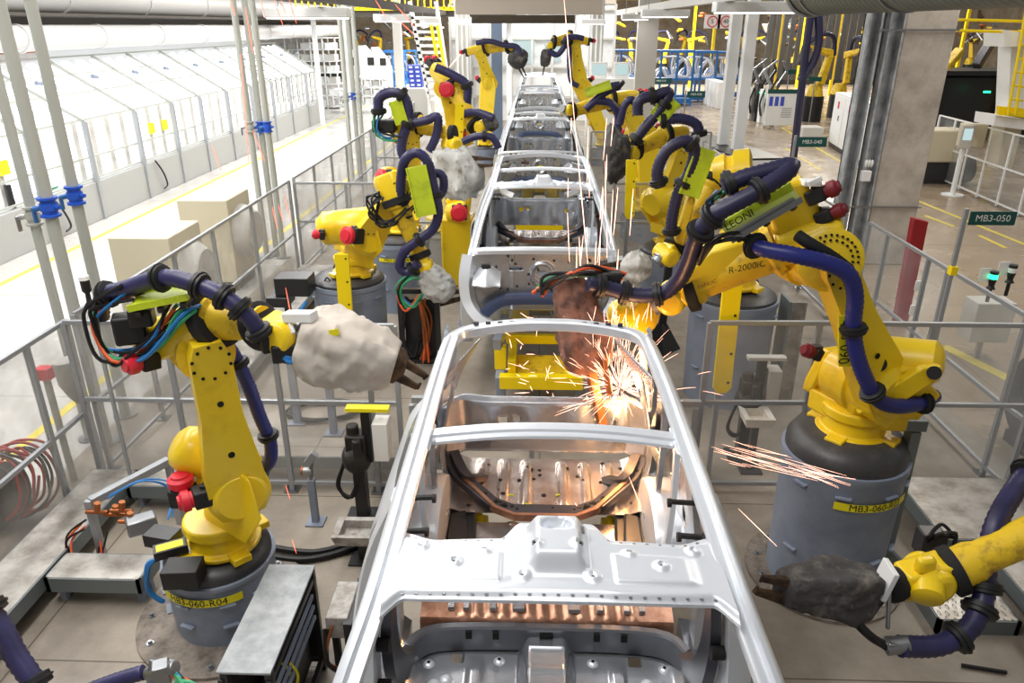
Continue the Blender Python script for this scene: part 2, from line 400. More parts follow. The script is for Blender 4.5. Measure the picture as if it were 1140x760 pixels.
# right duct, spiral seamed
t = thing('ventilation_duct','dark spiral seamed air duct crossing the top right corner','duct',(3.95,8.5,4.3))
b = MB(); 
prof = []; n = 60
for i in range(n+1):
    tt = i/n; prof += [(tt, .38),(min(1,tt+.004), .395),(min(1,tt+.008), .38)]
prof = [p for i,p in enumerate(prof) if p[0] <= 1]
b.lathe((4.1,3.5,4.33),(4.1,12.3,4.33),sorted(prof,key=lambda a:a[0]),36); b.build('pipe_body','duct',t)
b = MB(); b.cyl((4.1,12.3,4.33),(4.1,12.38,4.33),.43,seg=32); b.build('end_flange','galv',t)
for y in (6.2,9.2,11.8):
    b = MB(); b.bar((4.1,y,4.7),(4.1,y,7),.02,.02); b.cyl((4.1,y,4.33),(4.1,y+.04,4.33),.41,seg=32); b.build('hanger','steel',t)

# ---- concrete column with steel channels
t = thing('concrete_column','wide concrete column clad with two galvanised channels beside the right aisle','column',(5.9,12.8,0))
b = MB(); b.b2(5.62,6.4,12.5,13.1,0,6); b.build('concrete_shaft','col_conc',t,bevel=.02)
for x0,x1 in ((5.05,5.26),(5.36,5.6)):
    b = MB(); b.b2(x0,x1,12.62,12.66,0,6); b.b2(x0,x0+.03,12.46,12.66,0,6); b.b2(x1-.03,x1,12.46,12.66,0,6); b.build('steel_channel','galv',t)
b = MB(); b.b2(5.26,5.36,12.7,12.74,0,6); b.build('gap_plate','col_conc',t)
for z in (1.0,3.72):
    b = MB(); b.b2(5.2,6.42,12.44,12.47,z,z+.025); b.build('tie_bar','steel',t)
b = MB(); b.b2(5.32,5.47,12.36,12.46,1.45,1.62); b.build('junction_box','white_plastic',t,bevel=.01)
for i in range(3):
    c = V((5.36+.045*i,12.38,1.68)); b = MB(); b.lathe(c,c+V((0,0,.12)),[(0,.01),(.4,.024),(.8,.022),(1,.004)],10); b.build('signal_bulb','white_plastic',t)

# ---- posts pipes
def pipe(x,y,top,r,zv,lab,blue=True,base=0.,grp=None):
    t = thing('riser_pipe',lab,'pipe',(x,y,base),grp)
    b = MB(); b.cyl((x,y,base),(x,y,top),r,seg=18); b.build('pipe_body','pipe_grey',t)
    m = 'blue_valve' if blue else 'pipe_grey'
    v = MB(); v.lathe((x,y,zv-.085),(x,y,zv+.085),[(0,r*1.6),(.12,r*1.6),(.14,r*1.15),(.3,r*1.2),(.32,r*1.4),(.68,r*1.4),(.7,r*1.2),(.86,r*1.15),(.88,r*1.6),(1,r*1.6)],20)
    v.cyl((x,y,zv),(x+.11 if blue else x-.1,y-.03,zv),.018,seg=10)
    vo = v.build('valve',m,t)
    h = MB(); h.cyl((x-.13,y-.02,zv-.02),(x-.04,y,zv),.025,seg=10); h.box((x-.13,y-.02,zv-.07),(.015,.04,.13)); h.build('valve_handle','blue_paint' if blue else 'steel',vo)
    f = MB(); f.cyl((x,y,base),(x,y,base+.02),r*2.4,seg=20); f.build('foot_flange','steel',t)
    return t
def zat(x,y,py):      # height seen at image row py above (x,y)
    lo, hi = -1., 8.
    for _ in range(40):
        m = (lo+hi)/2; d = V((x,y,m-CH)); w_ = x*fw.x+y*fw.y+(m-CH)*fw.z; u_ = x*up.x+y*up.y+(m-CH)*up.z
        if 380-F*u_/w_ > py: lo = m
        else: hi = m
    return (lo+hi)/2
for base,pv,r,blue,lab in ((G(100,488),240,.042,False,'thin grey riser pipe with a brass coloured valve, leftmost of the three front pipes'),
        (G(119,492),230,.052,True,'grey riser pipe with blue valve in the middle of the three front pipes'),
        (G(140,462),217,.05,True,'grey riser pipe with blue valve, rightmost of the three front pipes by the left fence')):
    pipe(base.x,base.y,5.2,r,zat(base.x,base.y,pv),lab,blue)
for x,y,lab,blue in ((-4.75,12.6,'grey riser pipe with dull valve behind the left fence, left of the middle trio',False),(-4.62,12.75,'grey riser pipe with blue valve, centre of the middle trio behind the left fence',True),(-4.45,12.6,'grey riser pipe with blue valve, right of the middle trio behind the left fence',True)):
    pipe(x,y,5.0,.05,zat(x,y,141),lab,blue)
for x,y,lab,blue in ((-4.75,19.3,'distant grey riser pipe, left of the far trio near the white racks',False),(-4.6,19.5,'distant riser pipe with blue valve, centre of the far trio',True),(-4.42,19.3,'distant grey riser pipe, right of the far trio beside the first robots',False)):
    pipe(x,y,4.3,.055,zat(x,y,107),lab,blue)

# ---- fences
def fence(lab, pts, top, base=0., mid=None, grp=None, panes=True, w=.04, name='safety_fence', bottom=True, m='alu', pm='pane', low=None):
    pts = [V((p[0],p[1],0)) for p in pts]; c = sum(pts, V((0,0,0)))/len(pts)
    t = thing(name,lab,'fence',(c.x,c.y,base),grp); z0 = base+(.08 if low is None else low)
    for p in pts:
        b = MB(); b.bar((p.x,p.y,base),(p.x,p.y,top),w,w,up=(0,1,0)); b.build('post',m,t)
        b = MB(); b.b2(p.x-.06,p.x+.06,p.y-.06,p.y+.06,base,base+.012); b.build('foot_plate','steel',t)
    for p,q in zip(pts,pts[1:]):
        zs = [top]+([mid] if mid else [])+([z0] if bottom else [])
        for z in zs:
            b = MB(); b.bar((p.x,p.y,z),(q.x,q.y,z),w*.85,w*.85,up=(0,0,1)); b.build('rail',m,t)
        if panes:
            zz = sorted(zs); d = (q-p).normalized(); s = V((-d.y,d.x,0))*.003
            for a_,b_ in zip(zz,zz[1:]):
                b = MB(); b.prism([p-s+V((0,0,a_)),q-s+V((0,0,a_)),q-s+V((0,0,b_)),p-s+V((0,0,b_))],s*2); b.build('pane',pm,t,smooth=False)
    return t
FX = -3.87
lp = [(FX,3.3),(FX,4.1)]+[(FX,G(*p,1.55).y) for p in ((18,385),(65,357),(140,309),(183,282),(218,255),(262,228))]
fence('transparent fence of aluminium posts between the left aisle and the nearest robot',lp[:4],1.55,.0,.72)
fence('transparent fence between the left aisle and the second left robot',[(FX-.02,lp[3][1]+.15)]+lp[4:8]+[(FX,11.6)],1.55,0,.72)
fence('transparent fence along the left aisle past the middle pipes',[(FX,y) for y in (11.85,13,14.2,15.4,16.6,17.8)],1.55,0,.72)
fence('farthest transparent fence along the left aisle',[(FX,y) for y in (18,19.3,20.6,21.9,23.2,24.5)],1.55,0,.72)
fence('cross fence behind the nearest left robot, between aisle and car line',[(FX+.05,5.5),(-3.0,5.5),(-2.12,5.5),(-1.35,5.5),(-1.12,5.5)],1.58,.0,.88)
fence('cross fence behind the second left robot',[(FX+.05,11.7),(-3.0,11.7),(-2.2,11.7),(-1.4,11.7)],1.5,0,.88)
fence('distant cross fence at left beside the third row of robots',[(FX+.05,18),(-3.0,18),(-2.2,18),(-1.4,18)],1.5,0,.88)
RX = 4.15
fence('cross fence behind the large right front robot',[(1.42,5.6),(2.3,5.62),(3.2,5.62),(RX,5.62)],1.6,.0,.88,panes=True,pm='pane_clear')
fence('transparent fence along the right aisle from the front to the red post',[(RX,4.2),(RX+.02,4.9),(RX+.04,5.5)]+[(RX,G(*p,1.55).y) for p in ((1140,352),(1062,300),(1035,287),(988,260),(970,248))],1.55,0,.72,pm='pane_clear')
fence('transparent fence along the right aisle in front of the column',[(RX,y) for y in (9.9,11.2,12.5,13.8)],1.5,0,.72)
fence('cross fence behind the second right robot',[(1.25,11.8),(2.2,11.8),(3.2,11.8),(4.1,11.8)],1.5,0,.88)
fence('distant cross fence at right near the planter wall',[(1.3,18),(2.3,18),(3.2,18),(4.1,18)],1.5,0,.88)
b = MB(); b.bar((-1.0,5.45,.95),(1.38,5.45,.95),.05,.05); b.bar((-1.0,5.45,0),(-1.0,5.45,.9),.05,.05); b.bar((1.34,5.45,0),(1.34,5.45,.9),.05,.05); b.bar((.0,5.45,0),(.0,5.45,.9),.04,.04)
tag(b.build('barrier_rail','alu'),'low aluminium barrier rail crossing between the front car and the next','barrier')

# ---- walkways
def walkway(lab, x0,x1,y0,y1,z=.25,m='plate',rim='drum',legs=True):
    t = thing('walkway_platform',lab,'platform',((x0+x1)/2,(y0+y1)/2,0))
    b = MB(); b.b2(x0+.012,x1-.012,y0+.012,y1-.012,z-.02,z); b.build('tread_plate',m,t,smooth=False)
    b = MB()
    for a in ((x0,x0+.03,y0,y1),(x1-.03,x1,y0,y1),(x0,x1,y0,y0+.03),(x0,x1,y1-.03,y1)): b.b2(*a,z-.12,z-.004)
    b.build('rim',rim,t)
    if legs:
        for x in (x0+.06,x1-.06):
            for yy in (y0+.08,y1-.08):
                b = MB(); b.b2(x-.02,x+.02,yy-.02,yy+.02,0,z-.1); b.build('leg','drum',t)
    return t
mat('rim_grey',(120,128,130),.5,.3)
walkway('diamond plate walkway along the left fence beside the nearest robot',-3.82,-3.42,2.6,5.4,.25,rim='rim_grey')
walkway('short diamond plate arm of the walkway reaching toward the front left pedestal',-3.4,-2.72,4.02,4.3,.25,rim='rim_grey')
walkway('diamond plate step below the cross fence behind the nearest left robot',-3.4,-2.75,5.15,5.43,.25,rim='rim_grey')
walkway('long low concrete grey step under the left cross fence near the tip dresser',-2.7,-1.2,5.6,5.95,.28,'floor_cell','rim_grey')
walkway('diamond plate walkway right of the large right pedestal by the fence',3.1,4.05,4.65,5.5,.25,rim='rim_grey')
walkway('diamond plate walkway at the right edge below the fence corner',3.35,4.08,3.2,4.6,.25,rim='rim_grey')
walkway('low diamond plate strip in front of the right walkway',2.75,3.3,3.95,4.45,.12,rim='rim_grey')
walkway('walkway plate left of the second left pedestal',-3.75,-3.2,7.3,11.4,.25,rim='rim_grey')
# ================================================================ car bodies
CX = .085; CY0 = 1.8; PITCH = 6.22
def clampf(x,a=0.,b=1.): return max(a,min(b,x))
def sst(a,b,x): t = clampf((x-a)/(b-a)); return t*t*(3-2*t)
def make_body():
    root = thing('unpainted_car','','car',(CX,CY0,0))
    A = lambda x,y,z: V((CX+x,CY0+y,z))
    rail_c = [(.74,-.86,1.60),(.69,-.62,1.80),(.625,-.3,2.02),(.57,0,2.15),(.555,.4,2.2),(.55,.9,2.22),(.55,1.4,2.22),(.55,1.9,2.19),(.56,2.14,2.12),(.62,2.38,1.86),(.69,2.56,1.56),(.73,2.62,1.3),(.74,2.64,.95)]
    for s in (-1,1):
        # roof rail: outer band, ditch and inner flange
        prof = [(.036,-.045),(.042,0),(.03,.024),(.008,.030),(-.008,.028),(-.012,.010),(-.036,.008),(-.046,.002),(-.046,-.006),(-.022,-.012),(-.015,-.05)]
        prof = [(a*s,b) for a,b in prof]
        b = MB(); b.sweep([A(x*s,y,z) for x,y,z in rail_c], prof, up=(0.35*s,0,1), sm=6)
        ro = b.build('roof_rail','body_white',root,ang=50)
        # row of weld holes on the inner flange
        b = MB()
        P = smooth_path([A(x*s,y,z) for x,y,z in rail_c[3:9]],8); P = resample(P,.075)
        for c in P[1:-1]:
            c = c+V((-.028*s,0,.0085)); b.cyl(c,c+V((0,0,.003)),.0055,seg=8)
        inlay(b,'hole',ro)
        # quarter panel shoulder, outer skin
        def qp(u,v,s=s):
            y = 1.24+u*1.46; 
            zt = 1.62-.02*u; xt = .745
            k = v
            x = .75+.155*math.sin(min(1,k*3)*PI/2)-.03*sst(.75,1,k)
            x -= .12*sst(.82,1,u)
            z = zt-.92*k**1.25
            if k > .45:                                # wheel arch cut
                d = math.hypot((y-2.02),(z-.78))
            return A(x*s,y,z)
        def cutq(u,v):
            y = 1.24+u*1.46; z = 1.6-.92*v**1.25
            return math.hypot(y-1.98,z-.72) < .37
        b = MB(); b.grid(qp,34,26,cut=cutq); o = b.build('quarter_panel','body_white',root); 
        so_ = o.modifiers.new('Solid','SOLIDIFY'); so_.thickness = .012; so_.offset = -1 if s>0 else -1
        # window surrounds between rail and shoulder: C and D pillars, B pillar
        b = MB(); b.sweep([A(.565*s,1.15,2.18),A(.66*s,1.2,1.95),A(.735*s,1.28,1.6),A(.80*s,1.26,1.2),A(.80*s,1.18,.86)],[(-.06,-.03),(.07,-.03),(.07,.03),(-.06,.03)],up=(s,0,.3),sm=6,scale=lambda t:1+.5*t)
        b.build('c_pillar','body_steel',root)
        b = MB(); b.sweep([A(.565*s,.52,2.17),A(.68*s,.56,1.9),A(.76*s,.60,1.55),A(.80*s,.62,1.15),A(.80*s,.60,.8)],[(-.05,-.03),(.05,-.03),(.05,.035),(.03,.045),(-.03,.045),(-.05,.035)],up=(s,0,.3),sm=6,scale=lambda t:1+.9*t*t)
        bp = b.build('b_pillar','body_white',root)
        b = MB(); 
        for zz,yy,xx,sx in ((1.75,.575,.69,.02),(1.35,.61,.745,.03),(1.1,.62,.76,.03),(.98,.58,.765,.018)):
            b.cyl(A((xx-.005)*s,yy,zz),A((xx-.06)*s,yy,zz),sx,seg=14)
        inlay(b,'hole',bp)
        b = MB(); b.sweep([A(.56*s,.52,2.12),A(.64*s,.6,1.8),A(.70*s,.68,1.4),A(.71*s,.78,1.05),A(.69*s,.95,.9)],[(-.035,-.015),(.035,-.015),(.035,.015),(-.035,.015)],up=(s,0,.3),sm=6,scale=lambda t:1+1.1*t)
        b.build('inner_pillar_reinforcement','body_dark',root)
        # inner quarter panel with holes
        def iq(u,v,s=s):
            y = 1.3+u*1.28; z = 1.62-.62*v
            x = .755+.06*v-.02*math.sin(v*PI)-.05*sst(.8,1,u)-.02*sst(.3,.36,u)*(1-sst(.5,.56,u))
            return A(x*s,y,z)
        def iqc(u,v): return (abs(u-.45)<.05 and abs(v-.3)<.08) or (math.hypot((u-.68)*1.28,(v-.35)*.62)<.035) or (math.hypot((u-.25)*1.28,(v-.5)*.62)<.05) or (abs(u-.84)<.03 and abs(v-.55)<.12)
        b = MB(); b.grid(iq,46,26,cut=iqc); o = b.build('inner_quarter_panel','body_steel',root); m_=o.modifiers.new('Solid','SOLIDIFY'); m_.thickness=.008
        # vertical stiffener ribs on the inner quarter
        for yy in (1.52,1.92,2.3):
            b = MB(); b.sweep([A(.60*s,yy,2.14),A(.665*s,yy+.02,1.75),A(.655*s,yy,1.2),A(.6*s,yy,1.08)],[(-.035,-.012),(.035,-.012),(.022,.014),(-.022,.014)],up=(-s,0,.2),sm=5); b.build('side_rib','body_white' if yy<1.6 else 'body_steel',root)
        # wheelhouse: silver hump plus dark inner well
        def wh(u,v,s=s):
            a = u*PI; y = 1.90-math.cos(a)*.36; r = .5+.5*math.sin(a)
            x = .82-.21*sst(.45,.75,v)
            z = .86+(.40*math.sin(a)**.38 if 0<u<1 else 0)*(1-.92*sst(.72,1,v))+.012*(1-sst(.02,.05,abs(u-.5)))
            return A((x-.03*sst(.72,1,v))*s,y,z)
        b = MB(); b.grid(wh,26,16,th=0); o = b.build('wheelhouse','body_white',root,ang=60); m_=o.modifiers.new('Solid','SOLIDIFY'); m_.thickness=.006
        b = MB()
        for vv in (0,.5,1): b.tube([A(.78*s,1.66+.44*vv,1.10+.06*math.sin(vv*PI)),A(.68*s,1.66+.44*vv,1.11+.06*math.sin(vv*PI))],.008,6,sm=1)
        inlay(b,'body_white',o)
        b = MB(); b.prism([A(.40*s,1.60,.90),A(.62*s,1.56,.90),A(.63*s,2.12,.90),A(.44*s,2.14,.90)],(0,0,.10)); b.prism([A(.45*s,1.68,1.0),A(.57*s,1.66,1.0),A(.58*s,2.0,1.0),A(.49*s,2.04,1.0)],(0,0,.03)); b.build('spring_seat','blacks',root,bevel=.015)
        # wide inner panel of the rear pillar
        def dp(u,v,s=s):
            y=1.62+.5*v*.8+(.62-.06*v)*u; z=2.15-.80*v-.05*u; x=.53+.17*v-.13*u*u*(1-v)**2-.03*math.sin(u*PI)
            return A(x*s,y,z)
        def dpc(u,v): return math.hypot((u-.55)*.6,(v-.35)*.8)<.045 or (abs(u-.5)<.07 and abs(v-.72)<.09) or (u<.30 and .12<v<.8)
        b = MB(); b.grid(dp,36,30,cut=dpc); o=b.build('d_pillar_panel','body_steel',root,ang=50); m_=o.modifiers.new('Solid','SOLIDIFY'); m_.thickness=.008
        # sill
        b = MB(); b.sweep([A(.80*s,-.75,.78),A(.81*s,0,.76),A(.81*s,1.35,.76)],[(-.09,-.08),(.07,-.08),(.075,.02),(.03,.06),(-.09,.08)],sm=5); b.build('sill','body_steel',root)
        # cowl side / front apron stub
        b = MB(); b.sweep([A(.73*s,-.80,1.66),A(.765*s,-.88,1.45),A(.74*s,-.95,1.22),A(.62*s,-1.06,1.08),A(.46*s,-1.12,1.02)],[(-.055,-.05),(.06,-.05),(.075,0),(.05,.055),(-.04,.055)],up=(s*.3,-1,.5),sm=7,scale=lambda t:1.25-.35*t); b.build('apron_side','body_white',root)
        b = MB(); b.grid(lambda u,v,s=s: A((.42+.28*u)*s,-.72-.32*v+.02*math.sin(u*9),1.52+.09*math.sin(u*PI)*math.sin(v*PI)-.1*v),14,12,th=.012); ao=b.build('strut_tower','body_white',root)
        b = MB(); c=A(.57*s,-.86,1.56); b.cyl(c,c+V((0,0,.012)),.05,seg=18); inlay(b,'hole',ao)
        b = MB(); b.sweep([A(.78*s,-.75,.78),A(.79*s,-.84,1.1),A(.75*s,-.84,1.55)],[(-.06,-.05),(.05,-.05),(.05,.05),(-.06,.05)],up=(s,-.2,0)); b.build('hinge_pillar','body_white',root)
        for yy,zz in ((.98,1.28),(.72,1.3)):
            pass
        # hinge bolts on the rail inner side (dark brackets)
        for yy in (.63,.86):
            b = MB(); b.tube([A(.62*s,yy,1.93 if yy<1 else 1.8),A(.50*s,yy+.01,1.93 if yy<1 else 1.8)],.012,8,sm=1); b.cyl(A(.51*s,yy,1.93 if yy<1 else 1.8),A(.495*s,yy,1.93 if yy<1 else 1.8),.02,seg=10); b.build('grab_bracket','oil_black',root)
    # front header with stamped hump
    dim = [(-.45,.20),(-.33,.10),(-.235,.16),(-.11,.045),(-.07,.13),(.07,.13),(.11,.045),(.235,.16),(.33,.10),(.45,.20)]
    def hdr(u,v):
        x = -.535+1.07*u; ax = abs(x)
        y0 = -.012-.03*(1-(x/.56)**2); y1 = .255+.06*sst(.40,.56,ax)
        y1 += .085*(1-sst(.12,.19,ax)); y0 -= .10*sst(.47,.56,ax)
        y = y0+(y1-y0)*v
        z = 2.172+.03*(1-(x/.56)**2)
        e = sst(0,.09,v)*(1-sst(.86,.95,v)); z += .02*e
        z += .012*(sst(.18,.24,v)*(1-sst(.62,.70,v)))*(1-sst(.40,.46,ax))*(1 if ax>.18 else .3)
        # central console hump
        hx = 1-sst(.06,.11,ax); hy = sst(.18,.26,y)*0+sst(.04,.10,y)*(1-sst(.27,.33,y)); z += .06*hx*hy
        bd = math.hypot(x/.05,(y-.235)/.03); z -= .04*(1-sst(.7,1.2,bd))
        for dx,dy in dim:
            d = math.hypot(x-dx,y-dy); z += .013*(1-sst(.012,.032,d)); z -= .013*(1-sst(.006,.012,d))
        return A(x,y,z)
    b = MB(); b.grid(hdr,170,52,th=.012); h = b.build('front_roof_header','body_white',root,ang=60)
    for dx,dy in dim:
        c = A(dx,dy,hdr((dx+.535)/1.07, .5).z); z = 0
        # find height there
        best = min((abs(hdr((dx+.535)/1.07,v/60).y-CY0-dy),v/60) for v in range(61))[1]; c = hdr((dx+.535)/1.07,best)
        b = MB(); b.lathe(c+V((0,0,-.001)),c+V((0,0,.006)),[(0,.0125),(1,.0125),(1,.008),(.2,.008)],12,caps=False); b.cyl(c,c+V((0,0,.002)),.008,seg=10,mi=1); b.build('mounting_hole',['steel','hole'],h)
    b = MB()
    for i in range(23):
        x = -.48+.96*i/22; p = hdr((x+.535)/1.07,.045); b.cyl(p,p+V((0,0,.002)),.006,seg=8)
        if abs(x) > .16: p = hdr((x+.535)/1.07,.955); b.cyl(p,p+V((0,0,.002)),.006,seg=8)
    c = hdr((.085+.535)/1.07,.72); b.box(c+V((0,0,.004)),(.014,.03,.006))
    inlay(b,'steel',h)
    # roof bow
    b = MB(); b.sweep([A(-.545,.89,2.215),A(-.5,.925,2.205),A(-.25,.945,2.222),A(0,.95,2.228),A(.25,.945,2.222),A(.5,.925,2.205),A(.545,.89,2.215)],[(-.06,-.012),(-.058,.0),(-.03,.004),(-.026,.016),(.026,.016),(.03,.004),(.058,0),(.06,-.012),(.03,-.018),(-.03,-.018)],sm=6); rb=b.build('roof_bow','body_white',root,ang=30)
    for s in (-1,1):
        b = MB(); b.prism([A(.50*s,.80,2.203),A(.55*s,.74,2.20),A(.55*s,1.06,2.20),A(.50*s,1.0,2.203)],(0,0,.012)); b.build('bow_gusset','body_white',rb,bevel=.003)
    # rear header
    b = MB(); b.sweep([A(-.555,1.98,2.18),A(-.53,2.14,2.17),A(-.44,2.22,2.175),A(-.2,2.25,2.2),A(0,2.255,2.205),A(.2,2.25,2.2),A(.44,2.22,2.175),A(.53,2.14,2.17),A(.555,1.98,2.18)],[(-.03,-.03),(-.034,.0),(-.02,.01),(.0,.004),(.028,.01),(.036,0),(.034,-.045),(.02,-.055),(.018,-.02)],sm=8); rh = b.build('rear_roof_header','body_white',root,ang=30)
    b = MB()
    for i in range(13): x=-.42+.07*i; b.box(A(x,2.232+.02*(1-abs(x)/.42),2.196),(.03,.012,.02))
    inlay(b,'body_dark',rh)
    # rear sill panel
    def rs(u,v):
        x = -.70+1.40*u; y = 2.62-.16*sst(.75,1,abs(2*u-1)); z = 1.50+.0*v; ax = abs(x)
        if v < .35: k = v/.35; return A(x,y+.06-.10*k,1.49+.02*math.sin(k*PI)+.02*sst(.35,.6,ax))
        k = (v-.35)/.65
        return A(x,y-.04-.02*k+.012*math.sin(x*22)*math.sin(k*PI),1.49-.36*k+.035*sst(.35,.6,ax)*(1-k))
    def rsc(u,v):
        x = -.70+1.40*u; return v>.42 and ((abs(x+.28)<.022 and abs(v-.6)<.05) or (abs(x+.19)<.026 and abs(v-.57)<.045) or (abs(x-.36)<.03 and abs(v-.62)<.05) or (abs(x-.46)<.016 and abs(v-.62)<.05))
    b = MB(); b.grid(rs,100,30,cut=rsc); o = b.build('rear_end_panel','body_steel',root,ang=45); m_=o.modifiers.new('Solid','SOLIDIFY'); m_.thickness=.008
    # floors (stamped height field)
    def rf(u,v):
        x = -.66+1.32*u; y = 2.02+.58*v; ax=abs(x)
        z = 1.02+.03*v
        for c in (-.42,-.27,-.12,.12,.27,.42):
            z += .016*(1-sst(.018,.04,abs(x-c)))*sst(.08,.14,v)*(1-sst(.88,.95,v))
        z += .03*sst(.5,.6,ax)
        return A(x,y,z)
    b = MB(); b.grid(rf,110,16,th=.006); rfo=b.build('cargo_floor','body_floor',root,ang=50)
    b = MB(); random.seed(3)
    for i in range(26):
        u=random.uniform(.08,.92); v=random.uniform(.1,.9); p=rf(u,v); b.cyl(p,p+V((0,0,.003)),random.choice((.008,.012,.016)),seg=10)
    inlay(b,'hole',rfo)
    b = MB()
    for u,v in ((.33,.3),(.42,.12),(.46,.12),(.57,.3)): p=rf(u,v); b.box(p+V((0,0,.002)),(.05,.012,.004),Matrix.Rotation(random.uniform(-.4,.4),3,'Z'))
    inlay(b,'lime',rfo)
    # dark trapezoid frame
    fp = [(-.66,2.50,1.16),(-.56,2.28,1.12),(-.33,2.03,1.08),(-.2,1.97,1.07),(.2,1.97,1.07),(.33,2.03,1.08),(.56,2.28,1.12),(.66,2.50,1.16)]
    b = MB(); b.sweep([A(*p) for p in fp],[(-.045,-.03),(.045,-.03),(.045,.02),(.02,.024),(-.02,.024),(-.045,.02)],sm=1); fo=b.build('floor_crossmember','body_dark',root,bevel=.003)
    b = MB()
    for x in (-.15,.15): b.box(A(x,1.95,1.06),(.09,.06,.03))
    for x,y in ((-.25,1.99),(.25,1.99),(-.42,2.13),(.42,2.13),(-.3,2.02),(.3,2.02),(-.5,2.22),(.5,2.22)): b.cyl(A(x,y,1.09),A(x,y,1.106),.016,seg=12)
    inlay(b,'hole',fo)
    for s in (-1,1):
        b=MB(); b.sweep([A(.40*s,2.35,1.06),A(.50*s,2.22,1.15),A(.60*s,2.42,1.2)],[(-.03,-.02),(.03,-.02),(.03,.02),(-.03,.02)],sm=4); b.build('corner_brace','body_dark',root)
    b=MB(); random.seed(13)
    for k in range(34):
        t_=random.random(); i_=min(6,int(t_*7)); p0,p1=fp[i_],fp[i_+1]; f_=t_*7-i_; c=A(*(p0[j]*(1-f_)+p1[j]*f_ for j in range(3)))+V((random.uniform(-.02,.02),random.uniform(-.02,.02),.023)); b.cyl(c,c+V((0,0,.003)),random.choice((.006,.009,.012)),seg=8)
    inlay(b,'hole',fo)
    b=MB(); pr=[A(x*.93,y-.062,z+.0) for x,y,z in fp]; b.sweep(pr,[(-.012,-.02),(.012,-.02),(.012,.026),(-.012,.026)],sm=1); b.build('reflect_edge','body_copper_reflect',fo)  # rim strip, orange reflection along the frame put in as colour
    # middle floor
    def mf_(u,v):
        x=-.66+1.32*u; y=1.34+.66*v
        z=.90+.06*v
        for c in (.3,.7):
            z += .01*(1-sst(.0,.05,abs(v-c)))*(1 if abs(x)<.34 else 0)
        z += .012*(1-sst(.02,.035,abs(abs(x)-.2)))
        z += .03*sst(.6,.66,abs(x))
        return A(x,y,z)
    b = MB(); b.grid(mf_,70,30,th=.006); mfo=b.build('rear_seat_floor','body_floor',root,ang=50)
    b=MB(); random.seed(5)
    for i in range(18):
        p=mf_(random.uniform(.15,.85),random.uniform(.1,.9)); b.cyl(p,p+V((0,0,.003)),.009,seg=10)
    inlay(b,'hole',mfo)
    # kick-up wall and seat crossmember
    def ku(u,v):
        x=-.66+1.32*u; k=v
        y=1.36-.38*k; z=1.02-.155*k+.007*math.sin(u*120)*(1 if .15<u<.85 and .08<v<.4 else 0)
        if v>.45: kk=(v-.45)/.55; z=.95-.16*kk; y=1.19-.02*kk
        return A(x,y,z)
    b=MB(); b.grid(ku,90,14,th=.006); kuo=b.build('kick_up_panel','body_copper_reflect',root,ang=40)
    b=MB()
    for i,x in enumerate((-.42,-.28,-.16,-.13,.13,.16,.28,.42,-.5,.5)): b.box(A(x,1.26,.985),(.03,.07,.022))
    inlay(b,'body_steel',kuo)
    b=MB(); b.sweep([A(-.70,1.02,.885),A(-.56,1.14,.885),A(0,1.16,.885),A(.56,1.14,.885),A(.70,1.02,.885)],[(-.03,-.08),(.03,-.08),(.022,.05),(.012,.06),(-.02,.06),(-.026,.045)],sm=5); cm=b.build('seat_crossmember','body_gun',root)
    b=MB()
    for x in (-.40,-.26,.0,.26,.40): b.box(A(x,1.128,.905),(.032 if x else .07,.012,.045 if x else .02))
    inlay(b,'hole',cm)
    # front floor with tunnel
    def ff_(u,v):
        x=-.72+1.44*u; y=-.75+1.93*v; ax=abs(x); z=.79
        z += .10*(1-sst(.085,.15,ax))
        z += .012*(1-sst(0,.018,abs((y*7)%1-.5)*.12))*(1 if ax<.12 else 0)
        z += .016*(1-sst(.02,.05,abs(ax-.36)))*sst(.04,.1,v)*(1-sst(.90,.96,v))
        z += .012*(1-sst(.01,.03,abs(y-.78)))*(1 if ax>.17 else 0)
        z += .04*(1-sst(.0,.07,abs(y-.35)))*(1 if ax>.15 else .4)
        z += .05*sst(.62,.72,ax); z += .45*sst(.16,.0,v)
        return A(x,y,z)
    def ffc(u,v): x=-.72+1.44*u; y=-.75+1.93*v; return abs(abs(x)-.455)<.035 and abs(y-1.08)<.035
    b=MB(); b.grid(ff_,150,120,th=.006,cut=ffc); ffo=b.build('front_floor','body_steel',root,ang=50)
    b=MB()
    for s in (-1,1):
        for x,y in ((.24,1.07),(.6,1.04),(.56,.92),(.3,.9),(.5,.95)):
            z=ff_((x+.72)/1.44,(y+.75)/1.93); b.lathe(A(x*s,y,z.z-.79+.79),A(x*s,y,z.z+.014),[(0,.03),(.6,.022),(1,.012)],14)
    inlay(b,'body_white',ffo)
    b=MB()
    for s in (-1,1):
        for x,y in ((.24,1.07),(.6,1.04),(.3,.9)):
            z=ff_((x+.72)/1.44,(y+.75)/1.93); b.cyl(A(x*s,y,z.z+.013),A(x*s,y,z.z+.016),.009,seg=10)
    inlay(b,'hole',ffo)
    # cowl, firewall, blue front beam
    b=MB(); b.sweep([A(-.72,-.74,1.70),A(-.5,-.80,1.73),A(0,-.83,1.745),A(.5,-.80,1.73),A(.72,-.74,1.70)],[(-.05,-.04),(.05,-.04),(.055,.0),(.03,.02),(-.02,.02),(-.05,.0)],sm=6); b.build('cowl_panel','body_white',root)
    def fw_(u,v):
        x=-.70+1.4*u; z=1.69-.60*v; d=math.hypot(x+.0,(z-1.45)); d=math.hypot(x,(z-1.47))
        y=-.80+.03*math.sin(u*PI)-.05*v
        y-=.02*(1-sst(.01,.02,abs(d-.11))); y-=.012*(1-sst(.005,.02,abs(abs(x)-.3)))
        return A(x,y,z)
